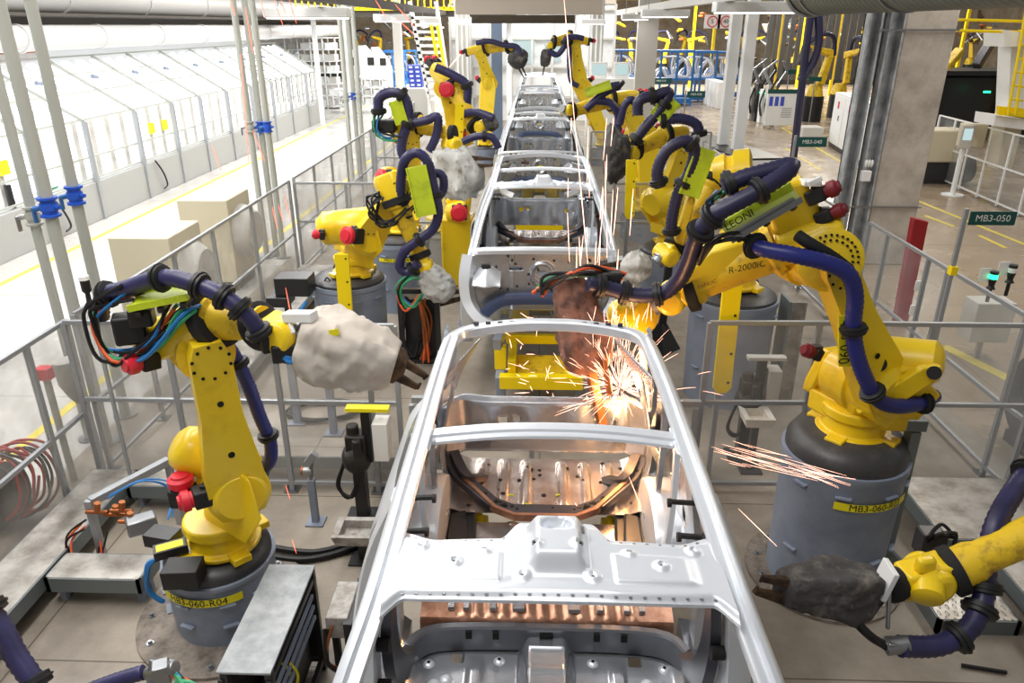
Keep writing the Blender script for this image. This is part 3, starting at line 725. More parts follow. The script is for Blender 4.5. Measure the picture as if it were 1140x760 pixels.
    def fwc(u,v):
        x=-.70+1.4*u; z=1.69-.60*v
        return (abs(x+.27)<.07 and abs(z-1.53)<.025) or math.hypot(x-.38,z-1.5)<.035 or math.hypot(x,(z-1.47)*2)<.05
    b=MB(); b.grid(fw_,100,50,cut=fwc); fwo=b.build('firewall','body_steel',root,ang=45); m_=fwo.modifiers.new('Solid','SOLIDIFY'); m_.thickness=.008
    b=MB(); random.seed(9)
    for i in range(26):
        p=fw_(random.uniform(.08,.92),random.uniform(.05,.7)); b.cyl(p+V((0,-.012,0)),p,.011,seg=10)
    inlay(b,'hole',fwo)
    b=MB(); b.sweep([A(-.60,-1.0,1.12),A(-.42,-.98,1.25),A(-.2,-.95,1.27),A(.2,-.95,1.27),A(.42,-.98,1.25),A(.60,-1.0,1.12)],[(-.04,-.06),(.04,-.06),(.05,0),(.03,.045),(-.03,.045),(-.05,0)],sm=5); b.build('front_crossmember','body_blue',root)
    for s in (-1,1):
        b=MB(); b.sweep([A(.38*s,-.85,1.0),A(.40*s,-1.15,.98),A(.44*s,-1.42,.95)],[(-.04,-.055),(.04,-.055),(.04,.055),(-.04,.055)],sm=4); b.build('front_rail_stub','body_steel',root)
    return root
cab0 = make_body()
labs = ['bare silver car body in front, with welding sparks flying at its rear corner','second bare car body in the line, directly behind the front one','third bare car body in the line, between the middle robots','fourth bare car body in the line, small and bright','farthest bare car body, under the two distant robots with dark covers']
bodies = [cab0]
for i in range(1,5): bodies.append(copy_tree(cab0))
for i,o in enumerate(bodies): o.location = (CX, CY0+PITCH*i, 0); tag(o, labs[i], 'car', 'car bodies moving along the welding line')
# ---- carriers under each body
def make_carrier():
    t = thing('body_carrier','','carrier',(CX,CY0,0)); A = lambda x,y,z: V((CX+x,CY0+y,z))
    for s in (-1,1):
        b=MB(); b.bar(A(.42*s,-1.3,.48),A(.42*s,2.5,.48),.09,.12,up=(0,0,1)); b.build('runner','drum',t,bevel=.006)
        for y in (-1.05,.6,2.1):
            b=MB(); b.b2(CX+.42*s-.06,CX+.42*s+.06,CY0+y-.06,CY0+y+.06,.54,.78 if y<2 else .9); b.cyl(A(.42*s,y,.7),A(.42*s,y,.80 if y<2 else .95),.03,seg=12); b.build('support_post','yellow_sheet',t,bevel=.008)
        for y in (-1.0,2.0):
            b=MB(); b.b2(CX+.42*s-.05,CX+.42*s+.05,CY0+y-.05,CY0+y+.05,.02,.44); b.build('leg','drum',t,bevel=.006)
    b=MB(); b.b2(CX-.42,CX+.42,CY0-1.32,CY0-1.22,.42,.56); b.build('cross_beam','yellow_sheet',t,bevel=.006)
    b=MB(); b.b2(CX-.30,CX+.36,CY0-1.18,CY0-.7,.5,.53); b.build('cover_plate','yellow_dirty',t,bevel=.006)
    b=MB(); b.b2(CX-.38,CX+.4,CY0-.62,CY0-.55,.62,.72); b.build('cross_beam','yellow_sheet',t,bevel=.006)
    b=MB(); b.b2(CX-.38,CX+.38,CY0+1.9,CY0+2.0,.45,.56); b.build('cross_beam','yellow_sheet',t,bevel=.006)
    b=MB(); b.b2(CX-.34,CX-.26,CY0-1.2,CY0-.55,.53,.68); b.b2(CX+.3,CX+.38,CY0-1.2,CY0-.55,.53,.68); b.build('side_bracket','yellow_sheet',t,bevel=.006)
    return t
c0 = make_carrier(); cl=['yellow and grey carrier under the front car body','yellow carrier frame under the second car body, just behind the front car','yellow carrier under the third car body','yellow carrier under the fourth car body','yellow carrier under the farthest car body']
cs=[c0]+[copy_tree(c0) for _ in range(4)]
for i,o in enumerate(cs): o.location=(CX,CY0+PITCH*i,0); tag(o,cl[i],'carrier','carriers under the car bodies')
# ================================================================ robots
def rot2(a): return Matrix.Rotation(a,3,'Z')
def pedestal(lab, x, y, r, h, flange=0., lh=.03, label=None, lid='drumlid', facing=None, grp=None):
    t = thing('robot_pedestal',lab,'pedestal',(x,y,0),grp)
    b = MB(); b.lathe((x,y,0),(x,y,h-.05),[(0,r*.96),(.02,r*.96),(.93,r),(.95,r+.012),(1,r+.012)],64); dr=b.build('drum','drum',t,ang=30)
    b = MB(); b.lathe((x,y,h-.05),(x,y,h+lh),[(0,r-.01),(.4,r-.012),(.55,r*.93),(.85,r*.86),(1,r*.62)],48); lid_=b.build('lid',lid,t,ang=50)
    b = MB()
    for a in (.6,2.3,4.1): b.tube([(x+math.cos(a)*r*.75-.04,y+math.sin(a)*r*.75,h+.0),(x+math.cos(a)*r*.75,y+math.sin(a)*r*.75,h+.06),(x+math.cos(a)*r*.75+.04,y+math.sin(a)*r*.75,h+.0)],.009,8)
    inlay(b,'oil_black',lid_)
    b = MB()
    for a in (-1.1,-1.9,-.5,-2.6):
        for z in (h*.35,h-.2):
            c=V((x+math.cos(a)*(r+.008),y+math.sin(a)*(r+.008),z)); b.box(c,(.03,.10,.012),rot2(a))
    inlay(b,'drum',dr)
    if flange:
        b=MB(); b.cyl((x,y,0),(x,y,.025),flange,seg=48); f=b.build('base_flange','concrete_flange',t)
        b=MB()
        for k in range(12):
            a=2*PI*k/12+.15; c=V((x+math.cos(a)*(flange-.08),y+math.sin(a)*(flange-.08),.02)); b.cyl(c,c+V((0,0,.03)),.014,seg=6); b.cyl(c,c+V((0,0,.012)),.026,seg=10)
        inlay(b,'steel',f)
    if label:
        txt,ac,z,sz=label; wd=.037*sz*len(txt)*.56; rr=r+.013
        fn=lambda u,v,off=0: (x+math.cos(ac+u/rr)*(rr+off), y+math.sin(ac+u/rr)*(rr+off), z+v)
        b=MB(); n=14; L_=wd*1.12; Hh=.036*sz*.72
        vs=[];fs=[]
        for i in range(n+1):
            for v_ in (-Hh,Hh): vs.append(fn(-L_+2*L_*i/n,v_,.002))
        for i in range(n): fs.append((2*i,2*i+2,2*i+3,2*i+1))
        b.add(vs,fs); pl=b.build('name_plate','label_yellow',t)
        text_mesh('plate_text',txt,.062*sz,'ink',pl,lambda u,v: fn(u,v,.004))
    return t
def bag(b, p, q, r, seed=0, sq=1.0, bulge=1.0, seg=44, n=38, wr=.05, flat=1.0, up=(0,0,1)):
    p,q=V(p),V(q); d=(q-p).normalized(); x=d.cross(V(up)).normalized(); u=x.cross(d).normalized(); L_=(q-p).length
    vs=[];fs=[]
    for i in range(n+1):
        t=i/n; k=(math.sin(PI*min(1,max(0,.06+.88*t)))**(.42 if sq<3 else .27))*(1+.12*math.sin(t*5+seed)) if callable(r)==False else 1
        rr=(r if not callable(r) else r(t))*k
        for j in range(seg):
            a=2*PI*j/seg; ca,sa=math.cos(a),math.sin(a); pw=sq if sq>1 else 2.8; s_=(abs(ca)**pw+abs(sa)**pw)**(-1/pw) if sq else 1
            w_=noise.noise(V((ca*1.4+seed*7,sa*1.4,t*2.2)))*.26+ (1-abs(noise.noise(V((ca*2.2+seed*3,sa*2.2,t*2.4)))))**6*.16-.05+ (1-abs(noise.noise(V((ca*3.2+seed*5,sa*3.2,t*5)))))**8*.07
            R_=rr*s_*(1+w_); vs.append(p+d*(L_*t)+x*ca*R_+u*sa*R_*flat)
    for i in range(n):
        for j in range(seg):
            a=i*seg+j; c=i*seg+(j+1)%seg; fs.append((a,c,c+seg,a+seg))
    fs += [tuple(range(seg-1,-1,-1)), tuple(range(n*seg,(n+1)*seg))]
    b.add(vs,fs); return b
def hose(parent, pts, r, clamps=(), m='hose', rib=True, step=None, name='hose', cr=1.45):
    st = step or max(.009, r*.34)
    b=MB(); b.tube(pts,r,12 if r>.03 else 8,rib=.10 if rib else 0,step=st if rib else None); o=b.build(name,m,parent,ang=60 if not rib else 80)
    P=smooth_path(pts,10)
    for c in clamps:
        i=min(len(P)-2,max(1,int(c*(len(P)-1)))); d=(P[i+1]-P[i-1]).normalized()
        k=MB(); k.lathe(P[i]-d*r*.55,P[i]+d*r*.55,[(0,r*1.15),(.08,r*cr),(.4,r*cr),(.42,r*cr*1.12),(.58,r*cr*1.12),(.6,r*cr),(.92,r*cr),(1,r*1.15)],14); k.build('clamp','black',o)
    return o
def motor(t, p, d, L_=.26, r=.075, cap='red', up=None):
    p=V(p); d=V(d).normalized()
    b=MB(); b.bar(p,p+d*L_,r*1.75,r*1.75); o=b.build('motor','black',t,bevel=.012)
    k=MB(); k.lathe(p+d*L_,p+d*(L_+.085),[(0,r*.8),(.2,r*.8),(.22,r),(.7,r),(.85,r*.7),(1,r*.65)],20); k.build('motor_cap',cap,o,ang=40)
    k=MB(); k.box(p+d*L_*.5+V((0,0,r*.95)),(.06,.06,.03)); k.build('connector','blacks',o,bevel=.006)
def robot(lab, base, S, E, Wp, side, T=None, cover=None, ycol='yellow', detail=True, lw=.34, grp=None, fr=.10, flip=1, motors=True, backlen=.34, bs=.8, rings=True, name='welding_robot'):
    """base: centre of the pedestal top; S shoulder, E elbow, Wp wrist; side: unit vector along the shoulder axis"""
    base,S,E,Wp=V(base),V(S),V(E),V(Wp); n=V(side).normalized(); t=thing(name,lab,'robot',tuple(base),grp)
    # base and turret
    b=MB(); b.lathe(base+V((0,0,.02)),base+V((0,0,.16)),[(0,.30*bs),(.25,.31*bs),(.3,.26*bs),(1,.25*bs)],32); 
    for k in range(4):
        a=PI/4+k*PI/2; c=base+V((math.cos(a)*.30*bs,math.sin(a)*.30*bs,.04)); b.box(c,(.13,.12,.05),rot2(a))
    b.build('base',ycol,t,bevel=.008)
    f=(Wp-S); f.z=0; f=f.normalized() if f.length>.05 else V((n.y,-n.x,0)); nh=V((n.x,n.y,0)).normalized()
    hs=S.z-base.z
    b=MB(); c=base.lerp(S,.5); 
    b.lathe(base+V((0,0,.16)),base+V((0,0,.24)),[(0,.26*bs+.02),(1,.26*bs+.02)],32)
    ttop=V((S.x,S.y,S.z))
    outl=[base+V((0,0,.22))-f*.22, base+V((0,0,.22))+f*.2, S+f*.19+V((0,0,-.10)), S+f*.13+V((0,0,.15)), S-f*.10+V((0,0,.20)), S-f*.30+V((0,0,.02))]
    b.prism([p-nh*.24 for p in outl], nh*.09); b.prism([p+nh*.13 for p in outl], nh*.09)
    b.box(base.lerp(S,.35)+V((0,0,.05)),(.4,.34,.16),Matrix((f,nh,V((0,0,1)))).transposed())
    b.build('turret',ycol,t,bevel=.018,segs=3)
    b=MB(); b.lathe(S-n*.24,S+n*.26,[(0,.15),(.06,.19),(.35,.20),(.36,.215),(.5,.215),(.52,.19),(.9,.19),(1,.14)],36); b.build('shoulder_gearbox',ycol,t,ang=35)
    if motors:
        motor(t,S-n*.22-f*.02,-n,.2,.08); motor(t,S-f*.20-nh*.03+V((0,0,-.02)),(-f*.75+V((0,0,.55))),.2,.075)
    # upper link
    d=(E-S).normalized(); p=d.cross(n).normalized(); o_=n*.10*flip; L_=(E-S).length
    ol=[S-p*lw*.5-d*.06,S-p*lw*.36-d*.17,S+p*lw*.36-d*.17,S+p*lw*.5-d*.06,S+p*lw*.44+d*.2*L_,S+p*lw*.30+d*.62*L_,E+p*lw*.30+d*.02,E+p*lw*.2+d*.12,E-p*lw*.2+d*.12,E-p*lw*.30+d*.02,S-p*lw*.33+d*.62*L_,S-p*lw*.48+d*.2*L_]
    b=MB(); b.prism([v+o_ for v in ol],n*.13*flip); ul=b.build('upper_link',ycol,t,bevel=.028,segs=3)
    b=MB()
    for k,rr in ((.34,.02),(.72,.018)):
        c=S.lerp(E,k)+o_; b.cyl(c+n*.13*flip,c+n*.137*flip,rr,seg=14); b.cyl(c,c-n*.006*flip,rr,seg=14)
    for q in (S,E):
        for k in range(10):
            a=2*PI*k/10; c=q+o_+n*.13*flip+(d*math.cos(a)+p*math.sin(a))*.10; b.cyl(c,c+n*.008*flip,.010,seg=8)
    inlay(b,'hole',ul)
    # elbow casting
    fd=(Wp-E).normalized(); fx,fu,_=frame(fd)
    if fu.z<0: fu=-fu
    AX=E+fu*.13
    b=MB(); b.lathe(E-n*.20,E+n*.10,[(0,.13),(.05,.165),(.5,.175),(.52,.155),(1,.155)],32); b.build('elbow_gearbox',ycol,t,ang=35)
    bk=AX-fd*backlen; fr0=AX+fd*.18
    b=MB(); b.sweep([bk,bk.lerp(fr0,.35),fr0],[(-.13,-.10),(.13,-.10),(.15,-.04),(.14,.08),(.09,.13),(-.09,.13),(-.14,.08),(-.15,-.04)],up=tuple(fu),sm=1,scale=lambda k:.9+.1*math.sin(k*PI)); b.build('elbow_casting',ycol,t,bevel=.02)
    if motors:
        for q in (-.07,.07):
            motor(t,bk+fx*q+fu*.04,-fd,.15,.058)
        b=MB(); b.box(bk-fd*.05-fu*.06,(.10,.10,.10)); b.build('cable_box','black',t,bevel=.01)
    # forearm
    Fe=Wp+fu*.0; 
    b=MB(); L2=(Fe-fr0).length
    b.lathe(fr0,Fe,[(0,fr*1.35),(.08,fr*1.38),(.12,fr*1.1),(.55,fr*.92),(.86,fr*.82),(.9,fr*1.0),(1,fr*1.0)],24); b.build('forearm','yellow_dirty' if ycol=='yellow' else ycol,t,ang=35)
    b=MB(); b.lathe(fr0-fd*.03,fr0+fd*.05,[(0,fr*1.5),(.1,fr*1.62),(.9,fr*1.62),(1,fr*1.4)],26); rings and b.build('forearm_ring','rubber',t,ang=40)
    b=MB(); b.lathe(Fe-fd*.05,Fe+fd*.03,[(0,fr*.9),(.1,fr*1.25),(.85,fr*1.25),(1,fr)],24); b.build('wrist_ring','rubber',t,ang=40)
    # wrist
    if T:
        T=[V(v) for v in T]; wd=(T[0]-Fe).normalized(); wn=wd.cross(fu).normalized()
        b=MB(); c=Fe+wd*.13; b.bar(Fe+wd*.02,Fe+wd*.2,.17,.15); b.lathe(c-wn*.13,c+wn*.13,[(0,.07),(.1,.095),(.9,.095),(1,.07)],24); b.build('wrist_joint',ycol,t,bevel=.015)
        b=MB(); b.lathe(Fe+wd*.19,Fe+wd*.26,[(0,.09),(.3,.09),(.35,.07),(1,.07)],22); b.build('wrist_flange','steel',t,ang=40)
        if cover:
            m,r,seed=cover[:3]; kw=cover[3] if len(cover)>3 else {}
            g=MB(); bag(g,T[0],T[1],r,seed,**kw); g.build('gun_cover',m,t,ang=80)
            if len(T)>2:
                j=MB(); gd=(T[2]-T[1]).normalized(); gx,gu,_=frame(gd)
                j.bar(T[1]-gd*.12+gu*.05,T[2]+gu*.035,.055,.07,w2=.03,h2=.03); j.bar(T[1]-gd*.12-gu*.06,T[2]-gu*.045,.055,.07,w2=.03,h2=.03)
                j.cyl(T[2]+gu*.05,T[2]+gu*.01,.014,.007,seg=10); j.cyl(T[2]-gu*.055,T[2]-gu*.012,.014,.007,seg=10)
                j.build('gun_arm',kw.get('jm','copper') if False else ('burnt' if m!='brown_cloth' else 'copper'),t,bevel=.006)
    return t, dict(AX=AX,fd=fd,fu=fu,fx=fx)
def carrier_plate(t, a, b_, nrm, w=.16, m='lime', txt=None):
    a,b_=V(a),V(b_); d=(b_-a).normalized(); nrm=V(nrm); s=d.cross(nrm).normalized(); nn=s.cross(d).normalized()
    k=MB(); k.prism([a-s*w/2,a+s*w/2,b_+s*w/2,b_-s*w/2],nn*.02); o=k.build('hose_carrier',m,t,bevel=.005)
    k=MB(); 
    for q in (-1,1): k.bar(a+s*q*w*.5+nn*.02,b_+s*q*w*.5+nn*.02,.015,.035)
    k.build('carrier_rail','steel' if m!='lime' else 'lime',o)
    k=MB()
    for f_ in (.12,.5,.88): k.bar(a.lerp(b_,f_)-s*w*.62-nn*.02,a.lerp(b_,f_)+s*w*.62-nn*.02,.03,.03)
    k.build('carrier_bracket','black',o)
    if txt:
        c=a.lerp(b_,txt[1]); e=d*txt[3]; g=nn.cross(e).normalized()
        text_mesh('carrier_text',txt[0],txt[2],'ink',o,lambda u,v: c+e*u+g*v+nn*.024)
    return o
def cables(t, pts, n=4, r=.008, spread=.03, cols=('cable_k','cable_k','cable_g','cable_k','cable_b','cable_o'), seed=0):
    rnd=random.Random(seed)
    for i in range(n):
        P=[V(p)+V((rnd.uniform(-1,1),rnd.uniform(-1,1),rnd.uniform(-1,1)))*spread for p in pts]
        b=MB(); b.tube(P,r,6,sm=6); b.build('cable',cols[i%len(cols)],t)

# ---------- R04 nearest left
pedestal('low wide grey drum pedestal in front at left, labelled MB3-060-R04',-2.11,4.0,.355,.56,flange=.60,lh=.05,label=('MB3-060-R04',math.radians(-93),.41,1.15))
S=W(258,532,3.92); E=W(226,388,3.75); Wp=W(292,362,3.62)
t,q=robot('nearest yellow robot at left, reaching right with a large pale fabric gun cover',(-2.05,3.98,.61),S,E,Wp,(.55,-.83,0),T=[W(335,376,3.58),W(440,406,3.6),W(470,424,3.62)],cover=('gcover',.175,1,{'flat':1.0,'sq':4}),lw=.36,fr=.105,flip=1,motors=False)
hose(t,[W(112,352,3.7),W(116,330,3.66),W(145,320,3.62),W(183,309,3.55),W(222,318,3.5),W(252,332,3.47),W(276,352,3.46),W(292,374,3.48)],.047,(.18,.42,.58,.7,.8,.97))
hose(t,[W(245,372,3.85),W(262,398,3.85),W(277,430,3.87),W(290,465,3.9),W(301,492,3.92),W(300,514,3.95),W(285,526,4.0)],.042,(.2,.62,.95),m='hose_blue')
cables(t,[W(150,322,3.6),W(112,340,3.6),W(104,365,3.6),W(125,395,3.6),W(160,385,3.6),W(190,345,3.6)],7,.010,.05,seed=2)
cables(t,[W(125,395,3.6),W(150,402,3.58),W(178,385,3.55),W(200,352,3.55),W(215,340,3.6)],5,.011,.03,('cable_k','cable_g','cable_b','cable_g','cable_b'),seed=5)
carrier_plate(t,W(150,338,3.6),W(215,325,3.6),(0,-.3,1),.14,'lime')
b=MB(); b.box(W(145,365,3.62),(.16,.12,.16),rot2(.4)); b.box(W(158,352,3.6),(.12,.1,.1),rot2(.2)); b.build('gearbox_cover','black',t,bevel=.015)
motor(t,W(175,398,3.7),W(150,404,3.6)-W(175,398,3.7),.1,.06)
motor(t,W(206,560,3.72),V((0,0,1)),.12,.075); motor(t,W(248,545,3.72),W(212,556,3.62)-W(248,545,3.72),.17,.065)
b=MB(); c=W(235,495,3.85); b.lathe(W(262,520,4.0),W(196,494,3.85),[(0,.15),(.8,.15),(.93,.13),(1,.09)],28); b.build('balancer_cylinder','yellow',t,ang=50)
b=MB(); b.bar(W(318,352,3.55),W(350,352,3.5),.07,.05); b.bar(W(318,352,3.55),W(326,372,3.5),.02,.05); b.build('gun_bracket','white_paint',t,bevel=.004)
b=MB(); b.box(W(300,380,3.52),(.10,.10,.10),rot2(.6)); b.box(W(318,392,3.5),(.14,.07,.10),rot2(.3)); b.build('gun_connector','black',t,bevel=.012)
cables(t,[W(300,385,3.5),W(318,398,3.48),W(335,402,3.5),W(350,395,3.55)],4,.012,.02,('cable_b','cable_k','cable_b','cable_o'),seed=8)
b=MB(); bag(b,W(418,398,3.6),W(452,408,3.6),.085,4,n=16); b.build('cover_cuff','burnt',t,ang=80)
b=MB(); b.prism([W(400,375,3.55)+V(v)*.0 for v in ((0,0,0),)]+[W(408,368,3.47),W(410,378,3.46),W(398,385,3.46)],(0,.004,0)); 
b=MB(); b.box(W(372,370,3.44),(.05,.004,.035),Matrix.Rotation(-.25,3,'Y')); b.build('cover_tag','label_yellow',t)
# black boxes in front of the pedestal
b=MB(); c=V((-2.16,3.63,.66)); b.box(c,(.22,.16,.13),rot2(.1)); o=b.build('battery_box','black',bevel=.006); tag(o,'black box mounted at the front rim of the MB3-060-R04 pedestal','box'); 
b=MB(); b.box(V((-2.30,3.78,.72)),(.2,.1,.06),rot2(.5)); b.box(V((-2.42,3.92,.70)),(.2,.13,.09),rot2(-.2)); b.box(V((-2.30,3.775,.752)),(.16,.07,.004),rot2(.5),1); o=b.build('connector_box',['blacks','label_yellow'],bevel=.006); tag(o,'black connector boxes with a yellow sticker beside the nearest left robot base','box')

# ---------- R03 big right
pedestal('tall grey drum pedestal at right, labelled MB3-060-R03',2.19,4.56,.41,1.13,flange=.55,lh=.11,label=('MB3-060-R03',math.radians(-77),.87,1.12))
S=W(962,425,4.5); E=W(905,290,4.45); Wp=W(768,322,4.62)
t,q=robot('large yellow robot at right with two thick hoses, reaching left over the front car',(2.22,4.58,1.19),S,E,Wp,(.45,-.89,0),lw=.38,fr=.12,flip=1,T=[W(715,345,4.68),W(700,352,4.7)],cover=None,backlen=.2,motors=False,rings=False)
b=MB(); b.lathe(W(925,290,4.25),W(912,282,4.6),[(0,.16),(.05,.19),(.9,.19),(1,.15)],36); o=b.build('elbow_drum','yellow',t,ang=35)
b=MB(); c0=W(925,290,4.245); ax=(W(912,282,4.6)-W(925,290,4.25)).normalized(); x_,u_,_=frame(ax)
for rr,nn_ in ((.15,30),(.12,22)):
    for k in range(nn_):
        a=2*PI*k/nn_
        if math.sin(a*1.0)>-.2: p=c0+(x_*math.cos(a)+u_*math.sin(a))*rr; b.cyl(p,p-ax*.006,.008,seg=8)
inlay(b,'hole',o)
# wedge shaped forearm casting
b=MB(); ol=[W(757,334,4.5),W(764,305,4.5),W(790,280,4.5),W(830,268,4.48),W(880,272,4.45),W(905,290,4.4),W(880,300,4.42),W(845,300,4.45),W(800,318,4.5),W(765,342,4.5)]; b.prism(ol,(0,.24,0)); fo=b.build('forearm_casting','yellow',t,bevel=.02,segs=3)
fa=W(800,300,4.49); fb=W(868,286,4.44); e=(fb-fa).normalized(); g=V((0,-1,0)).cross(e); g=-g if g.z<0 else g
text_mesh('arm_text','R-2000iC',.058,'ink',fo,lambda u,v: fa.lerp(fb,.42)+e*u+g*(v-.0)+V((0,-.06,0)),shear=.2)
text_mesh('maker_text','FANUC',.036,'dred',fo,lambda u,v: W(786,316,4.487)+(W(830,299,4.487)-W(800,310,4.487)).normalized()*u+g*(v+.012)+V((0,-.04,0)))
# rear arm body with motors
b=MB(); ol=[W(862,262,4.4),W(852,235,4.4),W(872,205,4.38),W(897,200,4.38),W(915,235,4.38),W(918,255,4.4),W(895,272,4.4)]; b.prism(ol,(.05,.3,0)); b.build('rear_casting','yellow',t,bevel=.03,segs=3)
motor(t,W(898,222,4.4),W(922,212,4.35)-W(898,222,4.4),.11,.05,'cap_dark'); motor(t,W(908,245,4.4),W(930,236,4.35)-W(908,245,4.4),.10,.045,'cap_dark'); motor(t,W(912,395,4.35),W(893,388,4.3)-W(912,395,4.35),.06,.045,'cap_dark')
b=MB(); b.bar(W(900,205,4.3),W(915,198,4.3),.02,.03); b.box(W(902,203,4.38),(.1,.1,.03)); b.build('sensor_bracket','white_plastic',t,bevel=.004)
carrier_plate(t,W(806,258,4.25),W(884,212,4.3),(-.15,-.75,.62),.15,'lime_clear')
a_=W(806,266,4.2); b__=W(884,222,4.25); b=MB(); b.bar(a_,b__,.025,.03); b.build('carrier_edge','steel',t)
b=MB(); pa,pb,pc,pd=W(802,256,4.18),W(804,247,4.2),W(880,203,4.25),W(884,212,4.22); b.prism([pa,pb,pc,pd],(0,.015,0)); lc=b.build('carrier_side','lime',t)
dd=(W(838,240,4.18)-W(812,255,4.18)).normalized(); gg=V((0,-1,0)).cross(dd); gg=-gg if gg.z<0 else gg
text_mesh('carrier_text','LEONI',.062,'ink',lc,lambda u,v: W(823,245,4.17)+dd*u+gg*v)
hose(t,[W(805,208,4.2),W(828,198,4.2),W(858,190,4.2),W(880,184,4.2),W(874,193,4.15),W(845,212,4.1),W(815,228,4.1),W(793,241,4.12),W(777,262,4.2),W(768,288,4.35),W(757,310,4.45),W(738,326,4.5),W(705,328,4.52),W(675,320,4.52),W(655,316,4.5)],.052,(.03,.36,.5,.56,.8,.88,.95),m='hose_dark')
hose(t,[W(838,272,4.25),W(850,277,4.18),W(885,284,4.1),W(922,293,4.08),W(945,306,4.08),W(952,330,4.1),W(950,360,4.12),W(953,390,4.12),W(963,420,4.12),W(978,445,4.15),W(1000,452,4.2),W(1025,448,4.3),W(1040,440,4.4)],.05,(.04,.52,.72,.93),m='hose_blue')
hose(t,[W(888,262,4.2),W(900,270,4.15),W(925,285,4.15),W(945,300,4.2)],.035,(),m='rubber',rib=False)
cables(t,[W(805,210,4.25),W(790,222,4.25),W(788,240,4.2),W(800,250,4.2)],5,.011,.03,seed=4)
cables(t,[W(850,268,4.25),W(815,262,4.2),W(790,270,4.2),W(775,290,4.3)],4,.012,.03,('cable_k','cable_k'),seed=14)
# balancer
b=MB(); b.lathe(W(975,397,4.55),W(1052,405,4.35),[(0,.12),(.05,.145),(.85,.145),(.95,.11),(1,.05)],32); bo=b.build('balancer_cylinder','yellow',t,ang=40)
b=MB(); b.cyl(W(978,405,4.38),W(978,405,4.30),.05,seg=18); b.cyl(W(1040,415,4.2),W(1040,415,4.14),.042,seg=18); inlay(b,'rubber',bo)
b=MB(); b.prism([W(1050,408,4.18),W(1042,425,4.18),W(1000,452,4.25),W(955,462,4.3),W(968,445,4.3),W(1028,410,4.18)],(0,.06,0)); b.build('balancer_bracket','yellow',t,bevel=.012)
b=MB(); c=W(925,300,4.2)
ta=W(938,400,4.17); tb=W(944,352,4.13); e2=(tb-ta).normalized(); g2=V((0,-1,0)).cross(e2)
b.prism([W(934,408,4.2),W(934,352,4.16),W(950,352,4.16),W(952,408,4.2)],(0,.02,0)); lo=b.build('link_label','label_yellow',t)
text_mesh('link_text','060-R03',.095,'ink',lo,lambda u,v: W(943,380,4.165)+e2*u+g2*v*(1 if g2.x<0 else -1))
# weld gun of R03 inside the rear opening of the front car
g0=W(650,322,4.72); 
b=MB(); b.lathe(W(700,345,4.75),W(722,352,4.6),[(0,.10),(.1,.13),(.9,.13),(1,.09)],28); b.lathe(W(688,350,4.85),W(704,352,4.72),[(0,.09),(.1,.11),(.9,.11),(1,.09)],28); b.build('wrist_joint','yellow',t,ang=40)
b=MB(); bag(b,W(634,312,4.72),W(658,416,4.45),.17,3,up=(0,1,0)); b.build('gun_cover','brown_cloth',t,ang=80)
b=MB(); b.bar(W(655,402,4.45),W(671,474,4.25),.07,.05,w2=.055,h2=.045); b.bar(W(671,395,4.4),W(679,440,4.22),.03,.04); b.build('gun_arm','copper',t,bevel=.006)
cables(t,[W(600,330,4.6),W(615,312,4.6),W(650,302,4.6),W(690,310,4.65)],7,.012,.05,('cable_k','cable_o','cable_k','cable_g','cable_k'),seed=6)
b=MB(); b.box(W(680,315,4.6),(.12,.1,.16)); b.build('gun_connector','black',t,bevel=.012)

# ---------- bottom right robot, mostly outside the frame
pedestal('low grey drum pedestal outside the lower right corner of the car line',4.3,2.7,.42,.5)
S=V((4.1,2.75,1.15)); E=V((3.6,3.35,1.75)); Wp=W(1058,636,3.3)
t,q=robot('yellow robot entering from the lower right with a dark fabric gun cover',(4.25,2.7,.53),S,E,Wp,(.2,.98,0),T=[W(975,655,3.22),W(872,655,3.05),W(845,650,3.0)],cover=('dark_cloth',.12,6,{'flat':1.0,'sq':5}),fr=.11)
b=MB(); b.lathe(W(1032,668,3.12),W(1032,640,3.25),[(0,.06),(.1,.085),(1,.09)],24); b.build('wrist_cap','yellow',t,ang=40)
b=MB(); b.bar(W(1058,634,3.3),W(1002,648,3.24),.17,.19,w2=.15,h2=.17); b.box(W(1030,628,3.22),(.10,.06,.09),rot2(.2)); b.build('wrist_block','yellow',t,bevel=.02)
b=MB(); b.lathe(W(1003,648,3.24),W(982,653,3.22),[(0,.085),(.3,.095),(.7,.095),(1,.07)],24); b.build('wrist_flange','rubber',t,ang=40)
hose(t,[W(1150,520,3.7),W(1128,548,3.55),W(1108,585,3.4),W(1098,630,3.3),W(1094,668,3.2),W(1078,700,3.1),W(1045,718,3.05),W(1002,719,3.0)],.058,(.05,.38,.52,.62,.78),m='hose',rib=True)
b=MB(); b.bar(W(990,655,3.15),W(988,700,3.05),.02,.03); b.box(W(995,718,3.0),(.09,.07,.07)); b.cyl(W(985,720,3.0),W(1012,716,3.0),.045,seg=14); b.build('hose_coupling','steel',t,bevel=.008)
b=MB(); b.box(W(985,645,3.18),(.03,.14,.18),Matrix.Rotation(.2,3,'Y')); b.build('gun_bracket','white_paint',t,bevel=.004)
cables(t,[W(985,718,3.0),W(965,705,3.0),W(945,680,3.05),W(935,660,3.1)],4,.014,.02,('cable_k',),seed=3)
